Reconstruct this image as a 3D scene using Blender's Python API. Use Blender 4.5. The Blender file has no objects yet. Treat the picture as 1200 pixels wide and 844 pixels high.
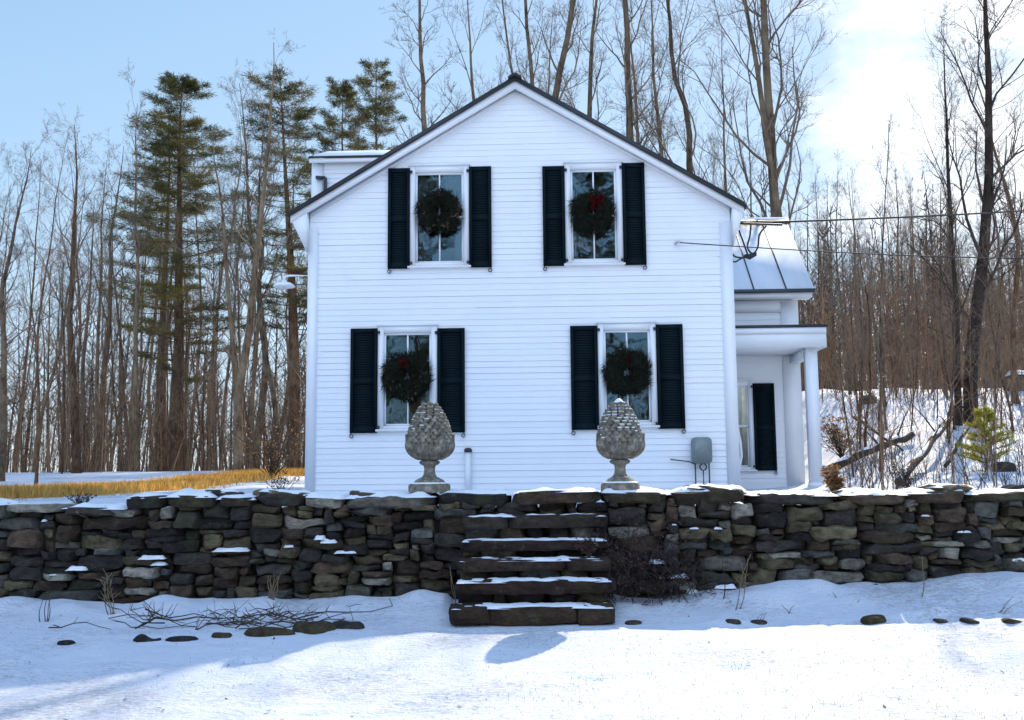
import bpy, math, random
import numpy as np
from mathutils import Matrix, Vector, Euler
PI = math.pi
rad = math.radians
scene = bpy.context.scene
COL = scene.collection
rng = random.Random(7)

# ------------------------------------------------------------------ camera
CAM_Z = 1.42
PITCH, ROLL, F = rad(6.6), rad(-0.5), 1180.0       # F in pixels of the 1200 px wide photograph
R_CAM = np.array(Matrix.Rotation(PI/2+PITCH, 3, 'X') @ Matrix.Rotation(ROLL, 3, 'Z'))
def at(u, v, Y):
    d = R_CAM @ np.array([(u-600)/F, -(v-422)/F, -1.0])
    return Vector(np.array([0, 0, CAM_Z]) + d*(Y/d[1]))
cam = bpy.data.cameras.new('camera'); cam.sensor_width = 36; cam.lens = 36*F/1200; cam.clip_end = 2000
camo = bpy.data.objects.new('camera', cam); COL.objects.link(camo)
camo.matrix_world = Matrix.Translation((0, 0, CAM_Z)) @ (Matrix.Rotation(PI/2+PITCH, 4, 'X') @ Matrix.Rotation(ROLL, 4, 'Z'))
scene.camera = camo

# ------------------------------------------------------------------ materials
def mat(name):
    m = bpy.data.materials.new(name); m.use_nodes = True
    nt = m.node_tree; b = nt.nodes['Principled BSDF']
    return m, nt, b
def nd(nt, t, **kw):
    n = nt.nodes.new(t)
    for k, v in kw.items():
        if k in n.inputs: n.inputs[k].default_value = v
        else: setattr(n, k, v)
    return n
def ramp(nt, fac, stops):
    r = nt.nodes.new('ShaderNodeValToRGB')
    e = r.color_ramp.elements
    while len(e) < len(stops): e.new(.5)
    for i, (p, c) in enumerate(stops):
        e[i].position = p; e[i].color = (*c, 1) if len(c) == 3 else c
    nt.links.new(fac, r.inputs[0]); return r.outputs[0]
def noise(nt, scale, detail=4, rough=.55, coord='Object', stretch=None):
    tc = nt.nodes.new('ShaderNodeTexCoord'); src = tc.outputs[coord]
    if stretch:
        mp = nt.nodes.new('ShaderNodeMapping'); mp.inputs['Scale'].default_value = stretch
        nt.links.new(src, mp.inputs[0]); src = mp.outputs[0]
    n = nd(nt, 'ShaderNodeTexNoise', Scale=scale, Detail=detail, Roughness=rough)
    nt.links.new(src, n.inputs['Vector']); return n.outputs[0]
def mix(nt, fac, a, b, mode='MIX'):
    m = nt.nodes.new('ShaderNodeMix'); m.data_type = 'RGBA'; m.blend_type = mode
    for sock, val in ((m.inputs[0], fac), (m.inputs[6], a), (m.inputs[7], b)):
        if hasattr(val, 'is_linked'): nt.links.new(val, sock)
        elif isinstance(val, (int, float)): sock.default_value = val
        else: sock.default_value = (*val, 1)
    return m.outputs[2]
def bump(nt, b, h, strength=.3, dist=.02):
    n = nd(nt, 'ShaderNodeBump', Strength=strength, Distance=dist)
    nt.links.new(h, n.inputs['Height']); nt.links.new(n.outputs[0], b.inputs['Normal'])
def simple(name, c1, c2, scale=6, rough=.7, bmp=.2, stretch=None, dist=.01, lo=.35, hi=.65, metallic=0, spec=.5):
    m, nt, b = mat(name)
    n = noise(nt, scale, 5, .6, 'Object', stretch)
    nt.links.new(ramp(nt, n, [(lo, c1), (hi, c2)]), b.inputs['Base Color'])
    b.inputs['Roughness'].default_value = rough; b.inputs['Metallic'].default_value = metallic
    b.inputs['Specular IOR Level'].default_value = spec
    if bmp: bump(nt, b, n, bmp, dist)
    return m

# snow of the ground: clean snow, thin places where straw shows
def make_ground_mat():
    m, nt, b = mat('snow_ground')
    big = noise(nt, .55, 3, .5); mid = noise(nt, 3.2, 4, .6, stretch=(1, 1.9, 1)); fine = noise(nt, 34, 4, .7, stretch=(1, 1.3, 1))
    f2 = noise(nt, 11, 4, .75, stretch=(1, 2.2, 1))
    snow = ramp(nt, mid, [(.3, (.64, .71, .83)), (.7, (.76, .80, .875))])
    a = nd(nt, 'ShaderNodeMath', operation='MULTIPLY'); nt.links.new(fine, a.inputs[0]); nt.links.new(f2, a.inputs[1])
    a2 = nd(nt, 'ShaderNodeMath', operation='MULTIPLY'); nt.links.new(a.outputs[0], a2.inputs[0]); nt.links.new(ramp(nt, big, [(.38, (.55,)*3), (.62, (1.2,)*3)]), a2.inputs[1])
    thin = ramp(nt, a2.outputs[0], [(.22, (0, 0, 0)), (.38, (1, 1, 1))])
    straw = ramp(nt, fine, [(.4, (.16, .16, .17)), (.7, (.42, .43, .45))])
    t2 = nd(nt, 'ShaderNodeMath', operation='MULTIPLY'); nt.links.new(thin, t2.inputs[0]); t2.inputs[1].default_value = .7
    nt.links.new(mix(nt, t2.outputs[0], snow, straw), b.inputs['Base Color'])
    b.inputs['Roughness'].default_value = .62; b.inputs['Specular IOR Level'].default_value = .3
    hs = nd(nt, 'ShaderNodeMath', operation='MULTIPLY_ADD'); nt.links.new(fine, hs.inputs[0]); hs.inputs[1].default_value = .35; nt.links.new(f2, hs.inputs[2])
    bump(nt, b, hs.outputs[0], .65, .06)
    return m
M = {}
M['ground'] = make_ground_mat()
M['snow'] = simple('snow_cap', (.78, .83, .91), (.88, .9, .93), 14, .6, .35, dist=.012)
def make_paint():
    m, nt, b = mat('white_siding')
    n = noise(nt, 1.3, 4, .6); s = noise(nt, 9, 4, .65, stretch=(.35, 1, 2.2))
    base = ramp(nt, n, [(.3, (.80, .83, .87)), (.7, (.845, .865, .89))])
    dirt = ramp(nt, s, [(.66, (0, 0, 0)), (.84, (.4, .4, .4))])
    nt.links.new(mix(nt, dirt, base, (.56, .57, .58)), b.inputs['Base Color'])
    b.inputs['Roughness'].default_value = .5; b.inputs['Specular IOR Level'].default_value = .3
    bump(nt, b, s, .12, .004); return m
M['paint'] = make_paint()
M['trim'] = simple('white_trim', (.81, .84, .875), (.85, .87, .895), 2.5, .45, .05)
M['roof'] = simple('black_metal_roof', (.012, .014, .017), (.03, .032, .036), 3, .45, .05)
M['shutter'] = simple('shutter_paint', (.001, .006, .010), (.002, .010, .014), 2, .6, .05, spec=.12)
M['iron'] = simple('black_iron', (.012, .012, .013), (.03, .03, .032), 30, .5, .1)
M['metal_roof'] = simple('pale_metal_roof', (.50, .57, .65), (.58, .64, .71), 1.2, .75, .03, stretch=(3, .5, .5), spec=.1)
M['seam'] = simple('dark_seam', (.02, .03, .04), (.05, .06, .07), 5, .5, 0)
M['meter'] = simple('meter_enamel', (.17, .22, .215), (.22, .27, .26), 6, .45, .05)
M['cable'] = simple('black_rubber', (.008, .008, .009), (.016, .016, .016), 10, .6, 0)
M['wire'] = simple('grey_wire', (.05, .055, .06), (.1, .1, .1), 10, .5, 0, metallic=.5)
M['ceramic'] = simple('pale_ceramic', (.42, .42, .42), (.55, .55, .55), 10, .3, 0)
M['plastic'] = simple('white_pvc', (.72, .75, .79), (.78, .8, .82), 5, .4, 0)
M['curtain'] = simple('white_curtain', (.62, .62, .6), (.75, .75, .72), 6, .8, .2)
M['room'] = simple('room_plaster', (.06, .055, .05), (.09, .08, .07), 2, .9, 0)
M['bow'] = simple('red_ribbon', (.03, .001, .002), (.075, .003, .005), 8, .95, .1, spec=.02)
M['needle'] = simple('wreath_needles', (.005, .007, .004), (.016, .018, .008), 18, .7, 0, spec=.2)
M['wreath_leaf'] = simple('wreath_magnolia_brown', (.035, .018, .007), (.08, .038, .012), 18, .6, 0)
M['pine'] = simple('pine_needles', (.040, .052, .018), (.18, .155, .042), .7, .65, 0, spec=.3)
M['young_pine'] = simple('young_pine_needles', (.38, .36, .04), (.62, .54, .08), 4, .6, 0)
M['dead_leaf'] = simple('beech_leaves', (.22, .11, .04), (.42, .24, .11), 9, .7, 0)
M['gold'] = simple('golden_grass', (.46, .25, .055), (.80, .50, .13), 2.2, .7, 0)
M['straw'] = simple('dry_straw', (.22, .16, .09), (.4, .31, .19), 6, .8, 0)
M['vine'] = simple('dark_vine', (.014, .010, .009), (.05, .034, .026), 12, .8, .1)
M['vine_leaf'] = simple('withered_leaf', (.022, .012, .010), (.15, .062, .05), 25, .8, 0)
M['twig'] = simple('thicket_twig', (.12, .065, .034), (.36, .21, .11), .7, .8, 0)
M['far_twig'] = simple('far_woods_bark', (.028, .020, .016), (.085, .058, .042), .4, .85, 0)
M['twig_dark'] = simple('brush_twig', (.03, .02, .014), (.09, .06, .04), 5, .8, 0)
def make_bark(name, c1, c2, c3):
    m, nt, b = mat(name)
    s = noise(nt, 5, 5, .7, stretch=(2.2, 2.2, .45)); l = noise(nt, .8, 3, .6)
    oi = nt.nodes.new('ShaderNodeObjectInfo')
    col = ramp(nt, s, [(.32, c1), (.68, c2)])
    col = mix(nt, ramp(nt, l, [(.45, (0,)*3), (.72, (.75,)*3)]), col, c3)
    col2 = mix(nt, oi.outputs['Random'], (.72, .70, .68), (1.25, 1.18, 1.1))
    nt.links.new(mix(nt, 1.0, col, col2, 'MULTIPLY'), b.inputs['Base Color'])
    b.inputs['Roughness'].default_value = .85; b.inputs['Specular IOR Level'].default_value = .2
    bump(nt, b, s, .6, .05); return m
M['bark'] = make_bark('grey_brown_bark', (.022, .016, .012), (.20, .145, .095), (.31, .25, .175))
M['bark_red'] = make_bark('warm_brown_bark', (.022, .013, .009), (.20, .115, .065), (.25, .18, .12))
M['branch'] = simple('branch_bark', (.10, .078, .06), (.24, .18, .135), .6, .85, 0)
M['branch_dark'] = simple('dark_branch_bark', (.03, .022, .018), (.11, .075, .055), .6, .85, 0)
M['branch_red'] = simple('warm_branch_bark', (.13, .08, .05), (.29, .185, .115), .6, .85, 0)
M['bark_dark'] = make_bark('dark_tree_bark', (.010, .008, .007), (.065, .045, .034), (.10, .075, .06))
M['log'] = make_bark('log_bark', (.035, .022, .015), (.12, .075, .048), (.14, .11, .08))
def make_stone(name, lichen=True, k=1.0):
    m, nt, b = mat(name)
    at_ = nd(nt, 'ShaderNodeAttribute'); at_.attribute_name = 'tone'
    n = noise(nt, 9, 6, .7, stretch=(1, 1, 1.8)); f = noise(nt, 42, 4, .7)
    shade = ramp(nt, n, [(.30, (.30,)*3), (.72, (1.6,)*3)])
    c = mix(nt, 1.0, at_.outputs['Color'], shade, 'MULTIPLY')
    if lichen:
        li = noise(nt, 6.5, 5, .75); lm = ramp(nt, li, [(.60, (0,)*3), (.70, (.5,)*3)])
        c = mix(nt, lm, c, (.13*k, .14*k, .12*k))
        mo = noise(nt, 1.7, 4, .7); mm = ramp(nt, mo, [(.56, (0,)*3), (.68, (.5,)*3)])
        c = mix(nt, mm, c, (.055, .060, .022))
    nt.links.new(c, b.inputs['Base Color'])
    b.inputs['Roughness'].default_value = .88; b.inputs['Specular IOR Level'].default_value = .25
    h = nd(nt, 'ShaderNodeMath', operation='MULTIPLY_ADD'); nt.links.new(f, h.inputs[0]); h.inputs[1].default_value = .35; nt.links.new(n, h.inputs[2])
    bump(nt, b, h.outputs[0], 1.0, .05); return m
M['stone'] = make_stone('field_stone')
M['core'] = simple('wall_core_earth', (.008, .007, .006), (.02, .017, .014), 6, .95, .2)
def make_cast():
    m, nt, b = mat('weathered_cast_stone')
    n = noise(nt, 15, 6, .7); f = noise(nt, 45, 4, .7); r = noise(nt, 6, 4, .6)
    c = ramp(nt, n, [(.34, (.07, .062, .048)), (.52, (.19, .175, .14)), (.68, (.38, .355, .30))])
    c = mix(nt, ramp(nt, r, [(.55, (0,)*3), (.68, (.7,)*3)]), c, (.16, .115, .055))
    nt.links.new(c, b.inputs['Base Color']); b.inputs['Roughness'].default_value = .9
    bump(nt, b, f, .5, .01); return m
M['cast'] = make_cast()
def make_glass():
    m, nt, b = mat('window_glass')
    out = nt.nodes['Material Output']
    g = nd(nt, 'ShaderNodeBsdfGlossy', Roughness=.015); g.inputs['Color'].default_value = (.42, .68, .80, 1)
    t = nd(nt, 'ShaderNodeBsdfTransparent'); t.inputs['Color'].default_value = (.48, .54, .55, 1)
    n = noise(nt, 2.2, 2, .5); bp = nd(nt, 'ShaderNodeBump', Strength=.12, Distance=.02)
    nt.links.new(n, bp.inputs['Height']); nt.links.new(bp.outputs[0], g.inputs['Normal'])
    fr = nd(nt, 'ShaderNodeFresnel', IOR=2.3); mx = nt.nodes.new('ShaderNodeMixShader')
    nt.links.new(fr.outputs[0], mx.inputs[0]); nt.links.new(t.outputs[0], mx.inputs[1]); nt.links.new(g.outputs[0], mx.inputs[2])
    nt.links.new(mx.outputs[0], out.inputs['Surface']); return m
M['glass'] = make_glass()
def translucent(key, fac):
    m = M[key]; nt = m.node_tree; b = nt.nodes['Principled BSDF']; out = nt.nodes['Material Output']
    t = nt.nodes.new('ShaderNodeBsdfTranslucent'); nt.links.new(b.inputs['Base Color'].links[0].from_socket, t.inputs['Color'])
    mx = nt.nodes.new('ShaderNodeMixShader'); mx.inputs[0].default_value = fac
    nt.links.new(b.outputs[0], mx.inputs[1]); nt.links.new(t.outputs[0], mx.inputs[2]); nt.links.new(mx.outputs[0], out.inputs['Surface'])
for k_, f_ in (('gold', .5), ('pine', .4), ('young_pine', .45), ('dead_leaf', .4), ('straw', .3), ('curtain', .3)): translucent(k_, f_)

# ------------------------------------------------------------------ mesh helpers
class MB:
    def __init__(s): s.v = []; s.f = []; s.n = 0; s.tone = []
    def add(s, verts, faces, tone=None):
        verts = np.asarray(verts, float).reshape(-1, 3)
        s.v.append(verts)
        for f in faces: s.f.append(np.asarray(f, np.int64) + s.n)
        s.n += len(verts); s.tone.append((len(verts), tone))
        return s
    def box(s, x0, x1, y0, y1, z0, z1):
        v = [(x, y, z) for z in (z0, z1) for y in (y0, y1) for x in (x0, x1)]
        return s.add(v, [(0, 2, 3, 1), (4, 5, 7, 6), (0, 1, 5, 4), (2, 6, 7, 3), (0, 4, 6, 2), (1, 3, 7, 5)])
    def prism(s, poly, y0, y1):            # polygon in xz pushed along y
        n = len(poly)
        v = [(x, y0, z) for x, z in poly] + [(x, y1, z) for x, z in poly]
        return s.add(v, [list(range(n)), list(range(2*n-1, n-1, -1))] + [(i, i+n, (i+1) % n+n, (i+1) % n) for i in range(n)])
    def prism_x(s, poly, x0, x1):          # polygon in yz pushed along x
        n = len(poly)
        v = [(x0, y, z) for y, z in poly] + [(x1, y, z) for y, z in poly]
        return s.add(v, [list(range(n-1, -1, -1)), list(range(n, 2*n))] + [(i, (i+1) % n, (i+1) % n+n, i+n) for i in range(n)])
    def bar(s, a, b, w, h, up=(0, 0, 1)):
        a, b, up = Vector(a), Vector(b), Vector(up)
        d = (b-a).normalized(); sx = d.cross(up).normalized()*w/2; sz = sx.cross(d).normalized()*h/2
        v = [p+i*sx+j*sz for p in (a, b) for i, j in ((-1, -1), (1, -1), (1, 1), (-1, 1))]
        return s.add(v, [(3, 2, 1, 0), (4, 5, 6, 7)] + [(i, (i+1) % 4, (i+1) % 4+4, i+4) for i in range(4)])
    def tubes(s, pls, ns=3):               # list of (points, radii)
        by = {}
        for p, r in pls: by.setdefault(len(p), []).append((p, r))
        for k, lst in by.items():
            P = np.array([[tuple(q) for q in p] for p, _ in lst]); Rr = np.array([list(r) for _, r in lst])
            T = np.gradient(P, axis=1); T /= np.linalg.norm(T, axis=2, keepdims=True)+1e-9
            ref = np.where(np.abs(T[:, :1, 2:3]) > .8, np.array([1., 0, 0]), np.array([0, 0, 1.]))
            ref = np.repeat(ref, k, 1)
            A = np.cross(T, ref); A /= np.linalg.norm(A, axis=2, keepdims=True)+1e-9
            B = np.cross(T, A)
            an = np.arange(ns)*2*PI/ns
            V = P[:, :, None, :] + Rr[:, :, None, None]*(np.cos(an)[None, None, :, None]*A[:, :, None, :] + np.sin(an)[None, None, :, None]*B[:, :, None, :])
            N = len(lst); idx = np.arange(N*k*ns).reshape(N, k, ns)
            a = idx[:, :-1, :]; b = idx[:, 1:, :]
            q = np.stack([a, np.roll(a, -1, 2), np.roll(b, -1, 2), b], -1).reshape(-1, 4)[:, ::-1]
            s.v.append(V.reshape(-1, 3)); s.f.append(('q', q + s.n)); 
            if ns > 3:
                s.f.append(('n', idx[:, 0, :]+s.n)); s.f.append(('n', idx[:, -1, ::-1]+s.n))
            s.n += N*k*ns; s.tone.append((N*k*ns, None))
        return s
    def tube(s, p, r, ns=8):
        return s.tubes([(p, [r]*len(p) if isinstance(r, (int, float)) else r)], ns)
    def lathe(s, prof, ns=24, c=(0, 0, 0), sq=None, smoothclose=True):
        v = []
        for r, z in prof:
            for i in range(ns):
                a = 2*PI*i/ns; ca, sa = math.cos(a), math.sin(a); k = 1
                if sq: k = 1/((abs(ca)**sq+abs(sa)**sq)**(1/sq))
                v.append((c[0]+r*k*ca, c[1]+r*k*sa, c[2]+z))
        f = []
        for j in range(len(prof)-1):
            for i in range(ns):
                f.append((j*ns+i, j*ns+(i+1) % ns, (j+1)*ns+(i+1) % ns, (j+1)*ns+i))
        f.append(list(range(ns-1, -1, -1))); f.append([(len(prof)-1)*ns+i for i in range(ns)])
        return s.add(v, f)
    def blades(s, V):                      # V: N x k x 3 polygons
        N, k, _ = V.shape
        s.v.append(V.reshape(-1, 3)); s.f.append(('n', np.arange(N*k).reshape(N, k)+s.n)); s.n += N*k; s.tone.append((N*k, None)); return s
    def build(s, name, m, parent=None, smooth=False, off=None, loc=None):
        V = np.concatenate(s.v) if s.v else np.zeros((0, 3))
        if off is not None: V = V - np.asarray(off)
        loops, starts, tot = [], [], 0
        for f in s.f:
            if isinstance(f, tuple) and isinstance(f[0], str):
                a = f[1]; loops.append(a.reshape(-1)); starts.append(tot+np.arange(a.shape[0])*a.shape[1]); tot += a.size
            else:
                f = np.asarray(f); loops.append(f); starts.append(np.array([tot])); tot += len(f)
        me = bpy.data.meshes.new(name)
        L = np.concatenate(loops).astype(np.int32); S = np.concatenate(starts).astype(np.int32)
        me.vertices.add(len(V)); me.vertices.foreach_set('co', V.astype(np.float32).reshape(-1))
        me.loops.add(len(L)); me.loops.foreach_set('vertex_index', L)
        me.polygons.add(len(S)); me.polygons.foreach_set('loop_start', S)
        me.update(calc_edges=True)
        if any(t is not None for _, t in s.tone):
            c = np.concatenate([np.tile(np.array([*(t or (.1, .1, .1)), 1.0]), (n, 1)) for n, t in s.tone]).astype(np.float32)
            ca = me.attributes.new('tone', 'FLOAT_COLOR', 'POINT'); ca.data.foreach_set('color', c.reshape(-1))
        if smooth: me.polygons.foreach_set('use_smooth', np.ones(len(S), bool))
        if smooth == 'sharp': me.set_sharp_from_angle(angle=rad(28))
        me.materials.append(m)
        o = bpy.data.objects.new(name, me); COL.objects.link(o)
        if parent: o.parent = parent
        if loc is not None: o.location = loc
        return o
def tag(o, label=None, cat=None, group=None, kind=None):
    if label: o['label'] = label
    if cat: o['category'] = cat
    if group: o['group'] = group
    if kind: o['kind'] = kind
    return o
def empty(name, loc, label, cat, group=None, rz=0):
    o = bpy.data.objects.new(name, None); COL.objects.link(o); o.empty_display_size = .2
    o.location = loc; o.rotation_euler = (0, 0, rz)
    return tag(o, label, cat, group)
def copy_tree(o, parent=None):
    c = o.copy(); COL.objects.link(c); c.parent = parent
    for ch in list(o.children): copy_tree(ch, c)
    return c
def sstep(a, b, x):
    t = np.clip((x-a)/(b-a), 0, 1); return t*t*(3-2*t)
def vnoise(x, y, seed, oct=4, f0=1.0):
    r = np.random.RandomState(seed); out = 0; amp = 1.0; f = f0
    for _ in range(oct):
        for _k in range(3):
            a = r.uniform(0, 2*PI); ph = r.uniform(0, 2*PI); g = f*r.uniform(.7, 1.3)
            out = out + amp*np.sin((x*math.cos(a)+y*math.sin(a))*g+ph)/3
        amp *= .55; f *= 2.07
    return out

# ------------------------------------------------------------------ ground
WALL_Y = 10.2
def ground_z(x, y, detail=True):
    x = np.asarray(x, float); y = np.asarray(y, float)
    zl = .11*sstep(7.0, 9.0, y) + .10*sstep(8.9, 10.25, y) + .012*np.clip(x-1.5, 0, 6)*sstep(7.5, 10, y)*2 - .02*np.clip(5-y, 0, 40)*.3
    zu = 1.10 + 0*x
    left = sstep(-2.5, -7, x)
    zu = zu + left*(.011*np.clip(y-13, 0, 9) + .042*np.clip(y-23, 0, 12) - .016*np.clip(y-44, 0, 60))
    hill = sstep(5.0, 11.0, x)
    zu = zu + hill*(.06*np.clip(y-13.5, 0, 4) + .165*np.clip(y-17, 0, 18) + .05*np.clip(y-35, 0, 70))
    mid = (1-left)*(1-hill)
    zu = zu + mid*(.02*np.clip(y-28, 0, 60))
    t = sstep(WALL_Y+.22, WALL_Y+.45, y)
    z = zl*(1-t) + zu*t
    if detail:
        lump = vnoise(x, y, 3, 4, 1.5)
        z = z + lump*(.012*(1-t) + (.012 + hill*.09*sstep(14, 18, y))*t)
        berm = np.exp(-((y-9.95)/.35)**2)*(1-t)*(np.abs(x-.16) > .8)
        z = z + berm*.05*(1+1.4*vnoise(x, y, 9, 3, 3.4)) + (1-t)*sstep(8.5, 10.1, y)*.028*np.clip(x-1.2, 0, 5)
        ridge = np.exp(-((y-9.05)/.16)**2)*(1-t)*(np.abs(x-.16) > .85)
        z = z + ridge*.055*np.clip(vnoise(x, y, 21, 3, 3.5)+.15, 0, 2)*sstep(.8, 1.6, x)
    return z
def axis(segs):
    out = []
    for a, b, st in segs: out += list(np.linspace(a, b, max(2, int(round((b-a)/st))), endpoint=False))
    return np.array(out+[segs[-1][1]])
gx = axis([(-400, -80, 20), (-80, -20, 2.5), (-20, -6, .35), (-6, 6, .045), (6, 20, .2), (20, 80, 2.5), (80, 400, 20)])
gy = axis([(-300, -20, 14), (-20, 3, 1.2), (3, 5.5, .12), (5.5, 10.35, .035), (10.35, 10.75, .06), (10.75, 30, .3), (30, 60, .8), (60, 160, 5), (160, 600, 40)])
X, Y = np.meshgrid(gx, gy)
Z = ground_z(X, Y)
near = (np.abs(X) < 7) & (Y > 4) & (Y < 10.3)
patch = np.clip(.5+.6*vnoise(X, Y, 41, 3, 1.3), .12, 1)
Z = Z + np.where(near, (.0075*vnoise(X, Y*1.5, 33, 4, 17) + .008*vnoise(X*.7, Y*1.6, 35, 2, 7))*patch*(1-.6*sstep(9.0, 9.6, Y)), 0)
# a few boot prints in the foreground
for fx, fy in [(-1.15, 6.75), (-.75, 6.55), (-.5, 6.72), (-1.3, 6.35), (-.95, 6.25), (.5, 7.3), (1.6, 7.55), (2.6, 6.9), (-2.0, 7.9), (1.9, 6.4)]:
    Z = Z - .028*np.exp(-(((X-fx)/.13)**2+((Y-fy)/.065)**2))
mb = MB(); ny, nx = X.shape; idx = np.arange(nx*ny).reshape(ny, nx)
mb.v.append(np.stack([X, Y, Z], -1).reshape(-1, 3)); mb.n = nx*ny; mb.tone.append((mb.n, None))
mb.f.append(('q', np.stack([idx[:-1, :-1], idx[:-1, 1:], idx[1:, 1:], idx[1:, :-1]], -1).reshape(-1, 4)))
tag(mb.build('ground', M['ground'], smooth=True), kind='structure')
def gz(x, y): return float(ground_z(x, y))

# ------------------------------------------------------------------ the house
HZ = 1.0; YAW = rad(-2.0)
XL, XR, RX, RZ, SL = -3.53, 3.80, .10, 8.315, .5985     # wall ends, ridge x, roof underside at ridge, slope
DEPTH = 9.0
house = empty('farmhouse', (0, 17.2, HZ), 'white clapboard farmhouse with black gable roof and dark shutters', 'house', rz=YAW)
HOFF = (0, 0, HZ)
def hpart(name, mb, m, parent=None, smooth=False): return mb.build(name, m, parent or house, smooth, off=HOFF)
def roof_z(x): return RZ - abs(x-RX)*SL
# windows: visible glass rectangles (x0, x1, z0, z1)
WIN = {'ul': (-1.675, -.82, 5.12, 6.75), 'ur': (1.045, 1.85, 5.12, 6.75), 'll': (-2.215, -1.384, 2.29, 3.91), 'lr': (1.57, 2.37, 2.31, 3.905)}
opens = [(a-.005, b+.005, c-.005, d+.005) for a, b, c, d in WIN.values()]
def siding(mb, xl, xr, z0, z1, opens, zfun=None, h=.104, y=0.0):
    z = z0
    jr = random.Random(int(y*100)+3)
    while z < z1-1e-6:
        zt = min(z+h, z1); joints = sorted(jr.uniform(xl, xr) for _ in range(1))
        cuts = sorted({z, zt, *[q for o in opens for q in (o[2], o[3]) if z < q < zt]})
        for za, zb in zip(cuts[:-1], cuts[1:]):
            zm = (za+zb)/2
            iv = [(xl, xr)]
            for o in opens:
                if o[2] < zm < o[3]:
                    nv = []
                    for a, b in iv:
                        if o[0] > a and o[1] < b: nv += [(a, o[0]), (o[1], b)]
                        else: nv.append((a, b))
                    iv = nv
            for a, b in iv:
                def clip(xx, zz):
                    if zfun is None: return xx
                    lim = (RZ-zz)/SL
                    return max(min(xx, RX+lim), RX-lim)
                js = [a]+[j for j in joints if a+.15 < j < b-.15]+[b]
                for a2, b2 in zip(js[:-1], js[1:]):
                    kb = int((a2+b2)*31)+int(z*97); rb = random.Random(kb); lap = rb.uniform(.006, .014); dz = rb.uniform(-.0025, .0025) if za == z else 0
                    bb = b2
                    ya = y-.004-lap*(1-(za-z)/h); yb = y-.004-lap*(1-(zb-z)/h)
                    mb.add([(clip(a2, za+dz), ya, za+dz), (clip(bb, za+dz), ya, za+dz), (clip(bb, zb), yb, zb), (clip(a2, zb), yb, zb)], [(0, 1, 2, 3)])
                    if za == z:
                        mb.add([(clip(a2, za), ya, za+dz), (clip(bb, za), ya, za+dz), (clip(bb, za), y-.001, za+dz), (clip(a2, za), y-.001, za+dz)], [(3, 2, 1, 0)])
        z = zt
mb = MB(); siding(mb, XL, XR, HZ, RZ-.02, opens, True)
hpart('front_siding', mb, M['paint'])
mb = MB()      # the other three walls and the inside
zl, zr = roof_z(XL), roof_z(XR)
mb.box(XL, XL+.15, .0, DEPTH, HZ, zl-.06); mb.box(XR-.15, XR, .0, DEPTH, HZ, zr-.06)
mb.prism([(XL+.16, HZ), (XR-.16, HZ), (XR-.16, roof_z(XR-.16)-.06), (RX, RZ-.06), (XL+.16, roof_z(XL+.16)-.06)], DEPTH-.15, DEPTH)
hpart('side_wall', mb, M['paint'])
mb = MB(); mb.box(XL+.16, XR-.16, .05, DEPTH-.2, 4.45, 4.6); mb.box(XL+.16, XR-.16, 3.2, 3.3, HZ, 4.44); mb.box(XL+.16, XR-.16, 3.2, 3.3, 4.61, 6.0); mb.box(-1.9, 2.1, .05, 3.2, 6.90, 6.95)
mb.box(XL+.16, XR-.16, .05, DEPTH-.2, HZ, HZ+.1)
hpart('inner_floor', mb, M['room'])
# corner boards, water table, rake boards, soffits
mb = MB(); mb.box(XL-.022, XL+.15, -.04, .12, HZ, 5.75); hpart('corner_board', mb, M['trim'])
mb = MB(); mb.box(XR-.19, XR+.022, -.04, .12, HZ, 5.75); hpart('corner_board', mb, M['trim'])
OV = .17
for sgn in (-1, 1):
    xe = -3.84 if sgn < 0 else 4.02
    ze = roof_z(xe)
    mb = MB(); mb.prism([(RX, RZ+.015), (xe, ze+.015), (xe, ze-.11), (RX, RZ-.125)] if sgn > 0 else [(xe, ze+.015), (RX, RZ+.015), (RX, RZ-.125), (xe, ze-.11)], -OV, -OV+.03)
    hpart('rake_board', mb, M['trim'])
    mb = MB(); mb.prism([(RX, RZ-.05), (xe, ze-.05), (xe, ze-.08), (RX, RZ-.08)], -OV+.03, -.002); 
    mb.prism([(RX, RZ-.10), (XL if sgn < 0 else XR, zl-.10), (XL if sgn < 0 else XR, zl-.17), (RX, RZ-.17)], -.03, -.006)
    hpart('soffit', mb, M['trim'])
    xw = XL-.022 if sgn < 0 else XR+.022
    mb = MB(); mb.prism([(xe, ze-.03), (xw, ze+.16), (xw, 5.33)] if sgn < 0 else [(xe, ze-.03), (xw, 5.33), (xw, ze+.16)], -OV+.004, DEPTH+.1)
    hpart('cornice', mb, M['trim'])
# main roof with ridge cap and seams
rf = MB()
t = .055
for sgn in (-1, 1):
    xe = -3.88 if sgn < 0 else 4.06
    ze = roof_z(xe)+.02
    rf.prism([(RX, RZ+.02), (xe, ze), (xe, ze+t), (RX, RZ+.02+t+.02)] if sgn < 0 else [(xe, ze), (RX, RZ+.02), (RX, RZ+.02+t+.02), (xe, ze+t)], -OV-.04, DEPTH+.25)
roof = hpart('roof', rf, M['roof'])
mb = MB(); mb.prism([(RX-.12, RZ+.03), (RX, RZ+.10), (RX+.12, RZ+.03), (RX+.12, RZ+.075), (RX+.03, RZ+.14), (RX-.03, RZ+.14), (RX-.12, RZ+.075)], -OV-.065, DEPTH+.27); hpart('ridge_cap', mb, M['roof'], roof)
mb = MB()
for sgn in (-1, 1):
    for k in range(19):
        yy = -.1+k*.5
        xe = -3.86 if sgn < 0 else 4.04
        mb.bar((RX, yy, RZ+.125), (xe, yy, roof_z(xe)+.12), .025, .03)
hpart('roof_seam', mb, M['roof'], roof)

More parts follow.
